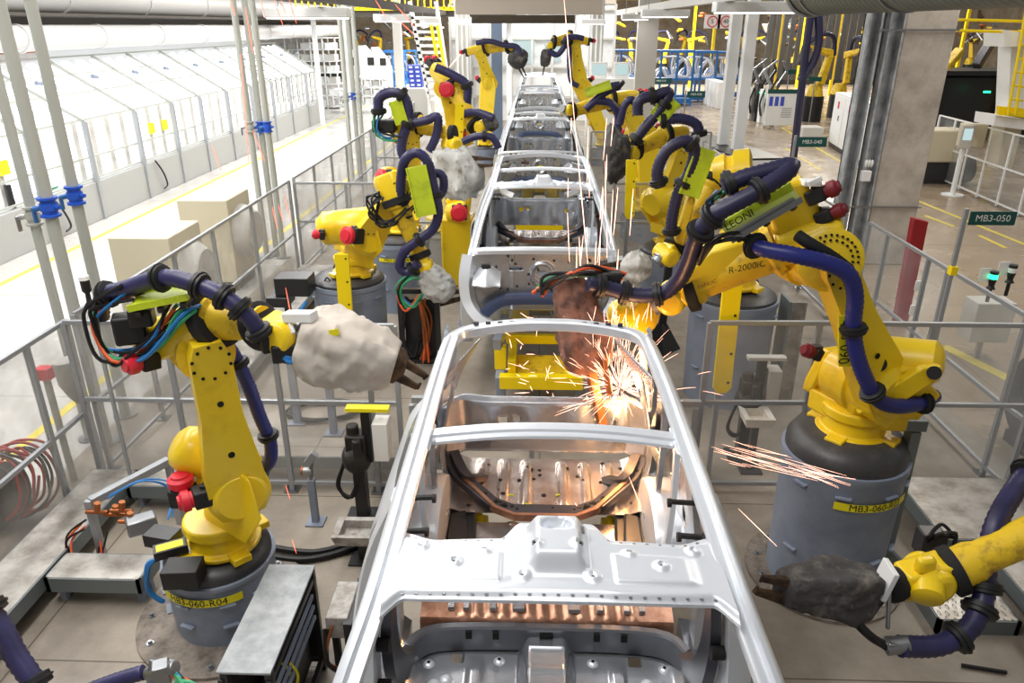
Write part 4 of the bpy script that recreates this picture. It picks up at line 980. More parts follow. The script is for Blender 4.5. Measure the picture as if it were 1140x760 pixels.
# small valve assembly by the pedestal, lower right
b=MB(); b.bar(W(1017,478,4.45),W(985,612,4.45),.07,.1); b.bar(W(985,612,4.45),W(1012,640,4.4),.06,.08); b.box(W(1015,470,4.45),(.16,.12,.08)); tag(b.build('cable_riser','rim_grey',bevel=.006),'dark grey cable riser leaning against the right side of the labelled right pedestal','cable riser')
b=MB(); b.box(W(1035,603,3.65),(.14,.12,.16)); o=b.build('valve_block','blacks',bevel=.01); tag(o,'dark valve block with bent hoses between the right pedestal and lower right robot','valve block')
cables(o,[W(1035,598,3.6),W(1040,588,3.6),W(1052,590,3.6),W(1055,600,3.6)],4,.011,.05,('cable_k',),seed=9)
# ---------- bottom left robot, mostly outside the frame
pedestal('low grey drum pedestal outside the lower left corner',-3.5,1.2,.42,.5)
t,q=robot('robot at the lower left corner, only hose and connector in view',(-3.5,1.2,.53),V((-3.3,1.25,1.1)),V((-3.0,1.6,1.55)),W(-60,770,2.3),(.2,.98,0))
hose(t,[W(-20,668,2.5),W(2,700,2.45),W(18,730,2.4),W(38,760,2.35),W(50,790,2.3)],.05,(.1,.75))
hose(t,[W(100,768,2.35),W(130,757,2.38),W(160,748,2.4)],.035,())
b=MB(); b.box(W(180,748,2.38),(.07,.07,.1),rot2(.4)); b.cyl(W(164,750,2.4),W(196,742,2.38),.03,seg=14); b.cyl(W(172,733,2.42),W(168,765,2.36),.022,seg=12); b.build('hose_coupling','steel',t,bevel=.006)
cables(t,[W(195,752,2.36),W(212,760,2.34),W(222,778,2.3)],5,.012,.02,('cable_g','cable_b','cable_o','cable_k'),seed=12)

# ---------- second left robot
pedestal('grey drum pedestal with a yellow board in front, second from the front at left',-2.27,8.62,.44,.98)
S=W(405,262,8.35); E=W(438,205,8.1); Wp=W(468,285,7.95)
t,q=robot('second left robot, bent double with a curled hose and small silver gun cover',(-2.2,8.6,1.01),S,E,Wp,(.5,-.86,0),T=[W(470,300,7.9),W(500,330,7.95),W(528,325,8.0)],cover=('gcover2',.17,9),fr=.10,lw=.36,motors=False,backlen=.12)
b=MB(); b.lathe(W(352,255,8.3),W(425,250,8.5),[(0,.1),(.12,.19),(.8,.22),(1,.15)],28); b.build('balancer_cylinder','yellow',t,ang=50)
motor(t,W(400,262,8.1),W(382,262,7.9)-W(400,262,8.1),.14,.1); motor(t,W(362,262,8.1),V((-1,-.3,.2)),.06,.055)
motor(t,W(440,200,8.1),W(423,197,8.0)-W(440,200,8.1),.13,.09)
hose(t,[W(447,230,7.9),W(446,205,7.85),W(450,180,7.8),W(463,170,7.8),W(476,180,7.8),W(482,205,7.8),W(488,235,7.8),W(482,255,7.8),W(465,268,7.8),W(450,280,7.8),W(445,297,7.8),W(455,303,7.8),W(466,292,7.8)],.055,(.03,.45,.66,.95))
hose(t,[W(478,192,7.95),W(492,195,7.95),W(493,212,7.95),W(482,225,7.9)],.05,(.9,))
carrier_plate(t,W(463,185,7.75),W(475,240,7.7),(.1,-1,.3),.2,'lime')
cables(t,[W(430,215,7.9),W(415,225,7.85),W(418,245,7.85),W(440,248,7.85),W(455,235,7.9)],8,.011,.07,('cable_k',),seed=21)
cables(t,[W(470,305,7.85),W(455,305,7.8),W(445,325,7.8),W(455,345,7.8),W(470,330,7.85)],6,.013,.05,('cable_g','cable_b','cable_o','cable_g','cable_k'),seed=22)
# ---------- third left robot
pedestal('grey labelled drum pedestal behind the second left robot',-1.95,10.3,.44,1.05,label=('MB3-050-R04',math.radians(-85),.80,1.0))
S=W(455,222,10.4); E=W(452,150,10.2); Wp=W(505,150,10.0)
t,q=robot('third left robot, holding a big pale square gun cover over the second car',(-1.9,10.35,1.08),S,E,Wp,(.5,-.86,0),T=[W(492,205,9.8),W(530,180,9.7),W(548,180,9.7)],cover=('gcover2',.29,12,{'sq':6}),lw=.36,motors=False,backlen=.15)
hose(t,[W(422,128,9.9),W(422,110,9.9),W(435,103,9.9),W(450,108,9.9),W(455,130,9.9),W(448,155,9.9),W(447,168,9.9),W(452,180,9.9)],.068,(.05,.4,.62))
hose(t,[W(455,138,9.9),W(475,134,9.9),W(487,130,9.9),W(486,150,9.9),W(478,168,9.9)],.06,(.05,))
hose(t,[W(515,158,9.8),W(530,152,9.8),W(548,153,9.8),W(555,165,9.8)],.05,(.5,))
carrier_plate(t,W(440,112,9.85),W(448,138,9.85),(.1,-1,.3),.15,'lime')
b=MB(); b.box(W(428,140,10),(.3,.2,.16)); b.build('cable_box','black',t,bevel=.02)
cables(t,[W(422,125,9.9),W(415,138,9.9),W(425,150,9.9),W(445,155,9.9)],6,.013,.06,('cable_g','cable_b','cable_k'),seed=31)
# ---------- fourth left robot (yellow base under the cover)
pedestal('grey drum pedestal mostly hidden beneath the big pale gun cover',-1.65,12.6,.44,.5)
t,q=robot('fourth left robot with two red motor caps, link rising left of the third car',(-1.65,12.6,.53),W(512,150,12.6),W(495,98,12.6),W(530,140,12.0),(.2,-.97,0),T=[W(540,140,11.9),W(552,132,11.9)],cover=('dark_cloth',.14,15),lw=.4,fr=.12)
hose(t,[W(485,75,12.2),W(505,84,12.2),W(520,95,12.2),W(520,115,12.2),W(522,130,12.2)],.07,(.5,))
hose(t,[W(512,128,12),W(530,125,11.9),W(550,132,11.8)],.065,())
motor(t,W(500,100,12.4),W(494,99,12.0)-W(500,100,12.4),.16,.12); motor(t,W(512,150,12.4),V((0,-1,0)),.12,.12)
b=MB(); b.prism([W(505,240,11.3),W(495,225,11.3),W(512,205,11.3),W(516,185,11.3),W(528,185,11.3),W(522,240,11.3)],(0,.3,0)); b.lathe(W(497,238,11.2),W(520,236,11.2),[(0,.14),(1,.2)],20); b.bar(W(510,240,11.35),V((W(510,240,11.35).x,11.35,0)),.5,.5); o=b.build('welding_robot','yellow',bevel=.03); tag(o,'yellow robot casting standing just below the big pale gun cover','robot')
motor(o,W(512,236,11.1),V((0,-1,.1)),.08,.13)
# ---------- second right robot
pedestal('large grey drum pedestal with black lid behind the yellow board at right',2.13,7.55,.45,1.2)
b=MB(); bx=V((2.62,7.3,0))
S=V((2.2,7.6,1.75)); E=W(812,200,7.6); Wp=W(752,274,7.2)
t,q=robot('second right robot, its mottled forearm hanging toward the line behind the big right robot',(2.13,7.55,1.24),S,E,Wp,(.4,-.9,0),T=[W(725,298,7.1),W(690,298,7.1),W(668,300,7.1)],cover=('gcover2',.13,18),lw=.34,motors=False,backlen=.08)
b=MB(); b.lathe(W(795,195,7.5),W(838,190,7.4),[(0,.17),(.3,.2),(.35,.17),(.5,.17),(.55,.22),(.95,.22),(1,.17)],32); b.build('elbow_drum','yellow',t,ang=35)
hose(t,[W(735,208,7.0),W(732,190,7.0),W(742,168,7.0),W(762,157,7.0),W(773,165,7.0),W(768,190,7.0),W(755,215,7.0),W(748,245,7.0),W(748,262,7.0)],.058,(.05,.45,.7,.95),m='hose_dark')
carrier_plate(t,W(785,165,7.0),W(766,218,6.95),(.1,-1,.3),.18,'lime')
b=MB(); b.prism([W(768,216,7.0),W(775,222,7.0),W(762,275,7.0),W(752,270,7.0)],(0,.14,0)); b.build('forearm_shell','yellow_dirty',t,bevel=.02)
# ---------- third right robot
pedestal('grey drum pedestal of the third right robot, beside the yellow board',2.15,11.3,.5,.62)
t,q=robot('third right robot with yellow shoulder casting, arm raised and lime hose carrier on top',(2.12,11.3,.65),W(733,225,11.2),W(752,160,11.2),W(708,166,10.9),(.5,-.86,0),T=[W(700,172,10.8),W(672,172,10.8)],cover=('dark_cloth',.38,22,{'n':20}),lw=.42,fr=.12,motors=False,backlen=.15)
b=MB(); b.lathe(W(725,228,10.9),W(752,215,11.3),[(0,.16),(.2,.24),(.8,.24),(1,.18)],26); b.build('shoulder_drum','yellow',t,ang=40)
hose(t,[W(710,128,10.7),W(712,112,10.7),W(730,106,10.7),W(745,103,10.7),W(735,122,10.7),W(718,142,10.7),W(706,158,10.7)],.078,(.3,.62,.95),m='hose_dark')
hose(t,[W(737,134,10.7),W(758,132,10.7),W(775,138,10.7),W(779,152,10.7)],.075,(.05,.9))
carrier_plate(t,W(750,110,10.7),W(731,132,10.65),(.1,-1,.3),.22,'lime')
# ---------- fourth right robot
pedestal('grey drum pedestal behind the dark smoky gun cover at right',2.1,14.2,.45,.5)
t,q=robot('fourth right robot, long yellow forearm stretched left over the third car',(2.1,14.2,.53),W(712,150,14.2),W(690,118,14.2),W(636,124,13.8),(.5,-.86,0),T=[W(630,122,13.7),W(622,120,13.7)],cover=None,lw=.42,fr=.13)
hose(t,[W(652,104,13.6),W(668,99,13.6),W(690,95,13.6),(W(672,104,13.6)),W(652,122,13.6)],.07,(.5,))
hose(t,[W(664,112,13.6),W(680,115,13.6),W(688,128,13.6),W(688,142,13.6)],.07,())
hose(t,[W(690,138,13.4),W(695,118,13.4),W(703,111,13.4),W(710,118,13.4)],.07,())
carrier_plate(t,W(652,104,13.5),W(680,94,13.5),(.1,-1,.3),.12,'lime')
# fifth right robot
t,q=robot('fifth right robot, round yellow elbow drum just right of the long yellow forearm',(2.6,15.4,.03),W(706,152,15.4),W(704,130,15.3),W(690,150,15.0),(.3,-.95,0),lw=.42,fr=.13)
# ---------- two far robots
pedestal('small distant drum pedestal at the left end of the line',-1.5,22.5,.4,.5); pedestal('small distant drum pedestal at the right end of the line',2.0,22.5,.4,.5)
t,q=robot('farthest left robot dipping a dark gun cover over the last cars',(-1.5,22.5,.53),W(545,92,22.5),W(535,60,22.5),W(565,52,22.3),(.1,-1,0),T=[W(573,54,22.3),W(580,76,22.3),W(585,86,22.3)],cover=('dark_cloth',.26,31,{'n':16}),lw=.44,fr=.15)
hose(t,[W(530,48,22),W(545,46,22),W(560,50,22),W(575,52,22),W(580,60,22)],.075,())
t,q=robot('farthest right robot with purple hose arched above and a thin dark gun cover',(2.0,22.5,.53),W(645,92,22.5),W(640,50,22.5),W(616,47,22.3),(.1,-1,0),T=[W(609,55,22.3),W(606,74,22.3),W(604,84,22.3)],cover=('dark_cloth',.16,33,{'n':16}),lw=.44,fr=.15)
hose(t,[W(611,56,22),W(620,61,22),W(628,52,22),W(630,43,22),W(640,41,22),W(650,43,22)],.08,(.5,))
hose(t,[W(634,52,22),W(634,75,22),W(636,90,22),W(644,96,22)],.075,())

# ---------- yellow boards
def board(lab,px0,py0,px1,py1,w,Y):
    a=W(px0,py0,Y); c=W(px1,py1,Y); b=MB(); z0=min(a.z,c.z)
    t=thing('yellow_board',lab,'board',(a.x,Y,0))
    b.prism([a+V((-w/2,0,0)),a+V((w/2,0,0)),c+V((w/2,0,0)),c+V((w/2-.04,0,-.05)),c+V((-w/2+.04,0,-.05)),c+V((-w/2,0,0))],(0,.03,0)); b.build('panel','yellow_sheet',t,bevel=.004)
    b=MB(); b.b2(c.x-.04,c.x+.0,Y+.03,Y+.08,0,a.z-.2); b.build('post','alu',t)
    b=MB()
    for f_ in (.06,.38,.7,.95):
        p=a.lerp(c,f_)+V((w*.28,0,0)); b.cyl(p,p-V((0,.004,0)),.012,seg=8)
    b.build('screw','ink',t)
board('tall yellow board standing before the second left pedestal',380,283,386,362,.16,7.95)
board('tall yellow board hanging beside the fence post behind the front car, right side',818,298,804,432,.155,5.72)
board('small yellow board beside the third right pedestal',703,178,701,240,.13,9.6)
board('narrow yellow board behind the fourth left robot',512,115,510,160,.14,11.9)
b=MB()
# ================================================================ smaller things
def signpost(lab, px, py, Y, txt, w=.44, h=.15, base=0., post=True, postx=-.2, size=.085, name='station_sign'):
    c=W(px,py,Y); t=thing(name,lab,'sign',(c.x,c.y,base))
    b=MB(); b.b2(c.x-w/2,c.x+w/2,Y-.006,Y+.006,c.z-h/2,c.z+h/2); p=b.build('sign_plate','panel_green',t,bevel=.003)
    if txt: text_mesh('sign_text',txt,size,'white_paint',p,lambda u,v: V((c.x+u,Y-.009,c.z+v)))
    if post: b=MB(); b.b2(c.x+postx-.02,c.x+postx+.015,Y,Y+.035,base,c.z+h/2+.02); b.build('post','alu',t)
    return t
t=signpost('dark green sign reading MB3-050 on a post by the right fence',1105,243,6.7,'MB3-050',.41,.125,postx=-.235)
c=W(1061,301,6.7); b=MB(); b.b2(c.x-.03,c.x+.03,6.67,6.74,c.z-.04,c.z+.04); b.build('yellow_clip','yellow_sheet',t)
signpost('small dark green sign reading MB3-040 left of the column',904,158,12.2,'MB3-040',.46,.155,postx=-.26,base=0)
signpost('distant dark green station sign above the third right robot',775,105,20,'MB3-030',.46,.16,postx=-.26,size=.08)
signpost('far dark green station sign on the pale column',721,83,26,'MB3-020',.52,.13,post=False,size=.08)
signpost('far dark green station sign at the foot of the blue racks',736,90,30,'MB3-010',.8,.2,post=False,size=.1)
for i,(px,py) in enumerate(((879,80),(895,85),(908,88))):
    signpost(['small dark sign above the white notice board, leftmost of three','small dark sign above the white notice board, middle of three','small dark sign above the white notice board, rightmost of three'][i],px,py,33,'',.5,.18,post=True,postx=0)
# red post
b=MB(); c=W(1012,330,9.6); b.prism([W(994,375,9.6),W(1008,375,9.6),W(1034,247,9.6),W(1018,243,9.6)],(0,.12,0)); tag(b.build('red_cabinet','dred',bevel=.01),'dark red upright cabinet standing at the foot of the concrete column','cabinet')
# grey control box with stack lights at right fence
t=thing('control_box','light grey control box with stack lights beyond the right fence','control box',tuple(G(1100,400)))
b=MB(); a=W(1098,355,8.6); b.box(a+V((0,0,0)),(.46,.3,.5)); b.build('enclosure','cab_grey',t,bevel=.01)
b=MB(); b.b2(a.x-.03,a.x+.03,8.58,8.62,0,a.z-.25); b.build('post','alu',t)
for i,(px,py,on) in enumerate(((1105,312,True),(1126,305,False))):
    p=W(px,py,8.3); k=MB(); k.cyl(p-V((0,0,.26)),p-V((0,0,.1)),.02,seg=10); k.lathe(p-V((0,0,.1)),p+V((0,0,.02)),[(0,.05),(.3,.03),(1,.045)],14,mi=0); s_=k.build('stack_light','black',t)
    k=MB(); k.cyl(p+V((0,0,.02)),p+V((0,0,.075)),.045,seg=18); k.build('green_lens','green_led' if on else 'white_plastic',s_)
    k=MB(); k.cyl(p+V((0,0,.075)),p+V((0,0,.11)),.045,seg=18); k.build('cap','blacks',s_)
    k=MB(); k.box(p+V((-.09,.02,.06)),(.12,.01,.16)); k.build('plate','white_plastic',t)
# two small white stickers/plates on red cabinet
for px,py,l in ((1023,318,'small white box on the fence beside the red cabinet, upper one'),(1017,345,'small white box on the fence beside the red cabinet, lower one')):
    b=MB(); b.box(W(px,py,8.8),(.09,.03,.13)); tag(b.build('switch_box','white_plastic',bevel=.006),l,'box')
# beige machine, pendant, far right guard fence
t=thing('beige_machine','beige machine with black cable wheel beside the concrete column','machine',tuple(G(1045,205)))
c=G(1043,205); b=MB(); b.b2(c.x-.7,c.x+.55,c.y,c.y+.8,.55,1.35); b.build('housing','beige',t,bevel=.04)
b=MB(); b.b2(c.x-.7,c.x+.45,c.y+.05,c.y+.75,.0,.55); b.build('base','blacks',t)
b=MB(); b.cyl(c+V((.62,.2,.35)),c+V((.85,.2,.35)),.33,seg=24); b.build('cable_wheel','rubber',t)
c=G(1060,217); t=thing('operator_panel','beige operator panel with a screen on a slim white post','control panel',tuple(c))
b=MB(); b.cyl(c,c+V((0,0,1.25)),.06,seg=14); b.cyl(c,c+V((0,0,.02)),.25,seg=20); b.build('post','white_paint',t)
b=MB(); b.b2(c.x-.12,c.x+.42,c.y-.1,c.y+.15,1.15,1.68); b.build('housing','beige',t,bevel=.02)
b=MB(); b.b2(c.x-.2,c.x+.1,c.y-.16,c.y-.1,1.12,1.66); s_=b.build('bezel','cab_grey',t,bevel=.02)
b=MB(); b.b2(c.x-.15,c.x+.05,c.y-.165,c.y-.16,1.32,1.58); b.build('screen','screen',s_)
fence('white framed guard fence beyond the right aisle behind the operator panel',[(G(1032,196).lerp(G(1160,252),i/6).x,G(1032,196).lerp(G(1160,252),i/6).y) for i in range(7)],1.6,0,.85,m='white_paint',pm='pane_clear')
# white wide column with yellow ladder, top right
t=thing('service_platform','white pillar with yellow ladder and railing at the right edge','platform',(10.2,16.5,0))
b=MB(); p=G(1085,208); b.prism([W(1110,188,17.6),W(1126,190,17.6),W(1139,138,17.6),W(1119,138,17.6)],(0,.5,0)); b.build('pillar','beige',t)
b=MB(); b.prism([W(1122,130,17.7),W(1155,130,17.7),W(1165,48,17.7),W(1126,48,17.7)],(0,.5,0)); b.build('upper_pillar','white_paint',t)
b=MB(); b.prism([W(1108,128,17.3),W(1150,134,17.3),W(1152,146,17.3),W(1106,140,17.3)],(0,.8,0)); b.build('lower_deck','white_paint',t); b=MB(); b.prism([W(1118,33,17.3),W(1160,40,17.3),W(1160,52,17.3),W(1118,52,17.3)],(0,.8,0)); b.build('deck','white_paint',t)
b=MB(); b.prism([W(1112,118,17.2),W(1150,122,17.2),W(1150,132,17.2),W(1112,128,17.2)],(0,.1,0)); b.build('kick_plate','yellow_sheet',t)
for a_,c_ in (((1122,128),(1146,-10)),((1130,128),(1152,-10))):
    b=MB(); b.tube([W(*a_,17.1),W(*c_,17.1)],.03,8,sm=1); b.build('ladder_rail','yellow_sheet',t)
for k in range(9):
    b=MB(); b.tube([W(1122+k*2.7,125-k*15,17.1),W(1136+k*2.7,127-k*15,17.1)],.02,8,sm=1); b.build('rung','yellow_sheet',t)
for py in (22,34):
    b=MB(); b.tube([W(1065,py,17.4),W(1150,py+2,17.4)],.03,8,sm=1); b.build('railing','yellow_sheet',t)

# white notice board + white cabinets + small grey cabinet
c=W(870,120,31); t=thing('notice_board','white notice board with green header on a bent tube stand','board',(c.x,31,0))
b=MB(); b.box(c,(1.25,.06,1.35)); p=b.build('panel','white_paint',t,bevel=.01)
b=MB(); b.box(c+V((0,-.035,.62)),(1.25,.01,.16)); b.build('header','panel_green',p)
b=MB()
for i in range(3): b.box(c+V((-.45+.22*i,-.035,.25)),(.14,.01,.35))
b.build('posted_sheet','blue_box',p)
b=MB()
for k in range(5): b.box(c+V((.2,-.035,-.02-k*.08)),(.4,.01,.02))
b.build('printed_line','steel',p)
for s in (-.6,.6):
    b=MB(); b.tube([c+V((s,.04,.6)),c+V((s,.04,-.7)),c+V((s+.1,-.1,-1.1)),c+V((s+.25,-.35,-c.z+.02))],.03,8); b.build('stand_tube','alu',t)
for i in range(3):
    p=G(928+i*13,158+i*9)+V((0,0,0)); x=p.x; y=p.y
lab3=['white electrical cabinet with red switch, leftmost of the row beside the column','white electrical cabinet with red switch, in the middle of the row','white electrical cabinet nearest the concrete column in the row']
c0_=G(921,162); c1_=G(958,186); dv=(c1_-c0_); dl=dv.length/3; dn=dv.normalized()
for i in range(3):
    a=c0_+dn*dl*i; t=thing('electrical_cabinet',lab3[i],'cabinet',tuple(a),'white cabinets along the right aisle'); nr=V((dn.y,-dn.x,0)); nr=nr if nr.x<0 or nr.y<0 else -nr
    Rm=Matrix((dn,nr,V((0,0,1)))).transposed(); ctr=a+dn*dl*.5-nr*.3+V((0,0,.95))
    b=MB(); b.box(ctr,(dl-.02,.6,1.6),Rm); b.build('body','white_paint',t,bevel=.01)
    b=MB(); b.box(ctr-V((0,0,.875)),(dl-.02,.56,.15),Rm); b.build('plinth','blacks',t)
    b=MB(); b.box(ctr+nr*.305,(dl-.1,.015,1.45),Rm); d_=b.build('door','white_paint',t,bevel=.004)
    b=MB(); b.box(ctr+nr*.32+V((0,0,.45)),(.14,.02,.22),Rm); b.build('switch','red',d_)
    b=MB(); b.box(ctr+nr*.32+V((0,0,.05))+dn*.2,(.06,.02,.16),Rm); b.build('handle','ink',d_)
# planter-like low white wall with grey top and two white posts
t=thing('low_partition','low white partition with dark top beside the right aisle, carrying two white posts','partition',(5.2,20,0))
pt=[G(793,152,.85),G(852,172,.85),G(858,176,.85),G(826,178,.85),G(783,155,.85)]
a=V((4.75,22.6,0)); e_=V((5.6,18.4,0)); wv=V((.42,.05,0))
b=MB(); b.prism([a-wv,e_-wv*1.6,e_+wv,a+wv],(0,0,.8)); b.build('body','white_paint',t,bevel=.01)
b=MB(); b.prism([v+V((0,0,.8)) for v in (a-wv*1.05,e_-wv*1.65,e_+wv*1.05,a+wv*1.05)],(0,0,.05)); b.build('top','blacks',t)
for i,(px,lab) in enumerate(((812,'tall square white post rising from the low partition, left one'),(829,'tall square white post rising from the low partition, right one'))):
    p=W(px-2,110,20.6+i*-.9); b=MB(); b.b2(p.x-.13,p.x+.13,p.y-.15,p.y+.15,.86,4.6); tag(b.build('white_post','white_paint',bevel=.01),lab,'post','white posts on the low partition')
t=thing('white_partition','row of pale grey guard panels between the third right robot and the aisle','partition',(4.3,15,0))
for i in range(7):
    y=13.2+i*1.0; b=MB(); b.b2(4.2,4.24,y,y+.95,.05,1.1); b.build('panel','cab_grey',t,bevel=.01)
    b=MB(); b.b2(4.18,4.26,y-.03,y+.03,0,1.15); b.build('post','alu',t)

# ---- tip dressers, trays, stand, cabinet
def dresser(lab,c,s=1,face=1):
    t=thing('tip_dresser',lab,'tip dresser',tuple(c)); x,y,_=c
    b=MB(); b.b2(x-.05,x+.05,y-.05,y+.05,0,.55); b.b2(x-.14,x+.14,y-.12,y+.12,0,.02); b.build('stand','blacks',t,bevel=.006)
    b=MB(); b.lathe((x-.1,y-.02,.56),(x+.08,y-.02,.62),[(0,.08),(.2,.12),(.8,.12),(1,.08)],20); b.box((x,y,.72),(.16,.16,.18)); b.cyl((x+.02,y-.1,.6),(x+.02,y-.1,.8),.035,seg=14); b.cyl((x-.03,y,.8),(x-.03,y,.88),.05,seg=16); b.build('motor_head','oil_black',t,bevel=.01)
    b=MB(); b.b2(x+.05,x+.12,y-.03,y+.05,.55,1.02); b.build('backplate','black',t,bevel=.004)
    b=MB(); b.b2(x-.06,x+.28,y-.05,y+.03,1.02,1.05); b.build('top_plate','label_yellow' if s==1 else 'cab_grey',t)
    b=MB(); b.b2(x+.14,x+.26,y-.06,y+.1,.58,.92); b.build('control_box','white_plastic' if s==1 else 'cab_grey',t,bevel=.006)
    cables(t,[V((x-.1,y-.04,.6)),V((x-.18,y-.06,.35)),V((x-.08,y-.06,.25)),V((x,y-.04,.4))],3,.013,.015,('cable_k',),seed=int(x*10)+40)
    return t
dresser('black tip dressing unit on a stand beside the front car at left',G(412,575,0)+V((-.05,0,0)))
dresser('dark tip dressing unit between the two right pedestals',V((2.0,6.2,0)),2)
def tray(lab,c,wx,wy,z,m):
    t=thing('drip_tray',lab,'tray',(c[0],c[1],0)); x,y=c[0],c[1]
    def f(): pass
    b=MB(); o=[(x-wx/2,y-wy/2),(x+wx/2,y-wy/2),(x+wx/2,y+wy/2),(x-wx/2,y+wy/2)]; i_=[(x-wx/2+.05,y-wy/2+.04),(x+wx/2-.05,y-wy/2+.04),(x+wx/2-.05,y+wy/2-.04),(x-wx/2+.05,y+wy/2-.04)]
    vs=[V((*p,z+.09)) for p in o]+[V((p[0]*.5+q[0]*.5,p[1]*.5+q[1]*.5,z)) for p,q in zip(o,i_)]+[V((*p,z+.085)) for p in i_]+[V((*p,z+.015)) for p in i_]
    fs=[]
    for k in range(4):
        l=(k+1)%4; fs+=[(k,l,4+l,4+k),(k,8+k,8+l,l),(8+k,12+k,12+l,8+l)]
    fs+=[(4,5,6,7),(12,15,14,13)]; b.add(vs,fs); b.build('pan',m,t,smooth=False)
    b=MB(); b.b2(x-.03,x+.03,y-.03,y+.03,0,z); b.b2(x-.1,x+.1,y-.1,y+.1,0,.015); b.build('post','blacks',t)
    return t
mat('tray_grey',(188,186,182),.5,.2,var=((130,112,96),10,.45,.7)); mat('tray_white',(222,216,206),.5,var=((190,150,110),9,.55,.75))
c=G(402,588,.28); tray('galvanised drip tray beneath the left tip dresser',c,.4,.26,.2,'tray_grey')
c=G(842,464,.55); tray('white drip tray on an arm between the right pedestals',c,.27,.26,.5,'tray_white')
c=G(352,581); t=thing('sensor_stand','slim grey stand with clamp on top behind the low cabinet, left of the front car','stand',tuple(c))
b=MB(); b.b2(c.x-.075,c.x+.075,c.y-.07,c.y+.07,0,.015); b.bar(c,c+V((0,0,.42)),.055,.055); b.build('post','drum',t,bevel=.004)
b=MB(); b.cyl(c+V((0,0,.42)),c+V((.02,0,.6)),.018,seg=12); b.build('rod','steel',t)
b=MB(); b.box(c+V((.03,-.02,.63)),(.12,.05,.06),Matrix.Rotation(-.9,3,'Y')); b.cyl(c+V((-.06,0,.50)),c+V((.02,0,.5)),.03,seg=14); b.cyl(c+V((-.07,0,.5)),c+V((-.05,0,.5)),.034,seg=14,mi=1); b.build('clamp',['alu','copper'],t,bevel=.004)
# second stand beyond the fence
for px,py,lab in ((372,492-10,'grey post with foot plate beyond the left cross fence'),(332,470,'slim steel post with foot plate beyond the left cross fence')):
    c=G(px,py); b=MB(); b.b2(c.x-.09,c.x+.09,c.y-.08,c.y+.08,0,.015); b.bar(c,c+V((0,0,.75)),.07,.07); b.box(c+V((0,-.02,.76)),(.16,.1,.06)); tag(b.build('support_post','drum',bevel=.005),lab,'post')
# open frame cabinet with metal top
zt=.80; x0=(G(299,628,zt).x+G(240,748,zt).x)/2; x1=(G(352,627,zt).x+G(300,750,zt).x)/2; y0=G(240,748,zt).y; y1=G(325,628,zt).y
t=thing('cable_cabinet','open dark cabinet with worn metal top left of the front car','cabinet',((x0+x1)/2,(y0+y1)/2,0))
b=MB(); b.b2(x0,x1,y0,y1,zt-.015,zt); b.build('top_plate','galv',t,bevel=.003)
b=MB()
for x in (x0+.03,x1-.02):
    for y in (y0+.03,y1-.03): b.b2(x-.02,x+.02,y-.02,y+.02,0,zt-.015)
for z in (.08,.72): b.b2(x1-.035,x1-.005,y0,y1,z-.02,z+.02); b.b2(x0,x0+.03,y0,y1,z-.02,z+.02); b.b2(x0,x1,y1-.04,y1-.01,z-.02,z+.02)
b.build('frame','blacks',t,bevel=.003)
b=MB(); b.b2(x0+.02,x0+.04,y0+.02,y1-.02,.05,.76); b.b2(x0+.02,x1-.03,y1-.03,y1-.02,.05,.76); b.build('side_panel','oil_black',t)
for k in range(3):
    b=MB(); b.b2(x1-.02,x1-.005,y0+.08,y1-.08,.62-.08*k,.645-.08*k); b.build('rail','drum',t)
b=MB(); b.b2(x0+.08,x1-.06,y0+.25,y1-.1,.12,.42); b.build('inner_block','blacks',t,bevel=.01)
cables(t,[V((x1-.06,y0+.3,.6)),V((x1-.05,y0+.35,.4)),V((x1-.06,y0+.25,.2)),V((x1-.08,y0+.1,.12))],5,.008,.05,('cable_k','label_yellow','cable_k','label_yellow'),seed=50)
c=G(385,668,.55); t=thing('junction_box','small grimy junction box on a stand between the cabinet and the front car','box',(c.x,c.y,0))
b=MB(); b.b2(c.x-.09,c.x+.05,c.y-.16,c.y+.16,.40,.56); b.build('box','tray_grey',t,bevel=.008)
b=MB(); b.b2(c.x+.03,c.x+.08,c.y-.2,c.y+.2,0,.55); b.b2(c.x-.08,c.x-.04,c.y-.1,c.y-.06,0,.4); b.build('stand','blacks',t)
cables(t,[V((c.x-.06,c.y-.17,.5)),V((c.x-.08,c.y-.25,.3)),V((c.x,c.y-.22,.15))],4,.01,.03,('cable_k','copper'),seed=51)
# floor cables
for i,(a,l) in enumerate((([G(300,622),G(340,626),G(385,616),G(430,596)],'black cable bundle lying on the floor from the left pedestal to the front car'),([G(300,612),G(350,618),G(395,606),G(430,590)],'thin black cable on the floor just behind the black bundle'))):
    b=MB(); b.tube([p+V((0,0,.03)) for p in a],.025,8); tag(b.build('floor_cable','cable_k'),l,'cable')
rnd=random.Random(77)
for i,(px,py,l) in enumerate(((360,450,'coil of black cable on the floor beyond the left cross fence'),(1010,690,'short dark rod lying on the floor at bottom right'))):
    b=MB()
    if i==0:
        c=G(px,py+10)
        b.tube([c+V((math.cos(k*.9)*(.35+.06*math.sin(k*2.1)),math.sin(k*.9)*(.22+.05*math.cos(k*1.7)),.03+.004*(k%5))) for k in range(26)],.015,6)
    else:
        b.tube([G(1070,742)+V((0,0,.015)),G(1120,750)+V((0,0,.015))],.012,8,sm=1)
    tag(b.build('cable_coil' if i==0 else 'metal_rod','cable_k'),l,'cable' if i==0 else 'rod')
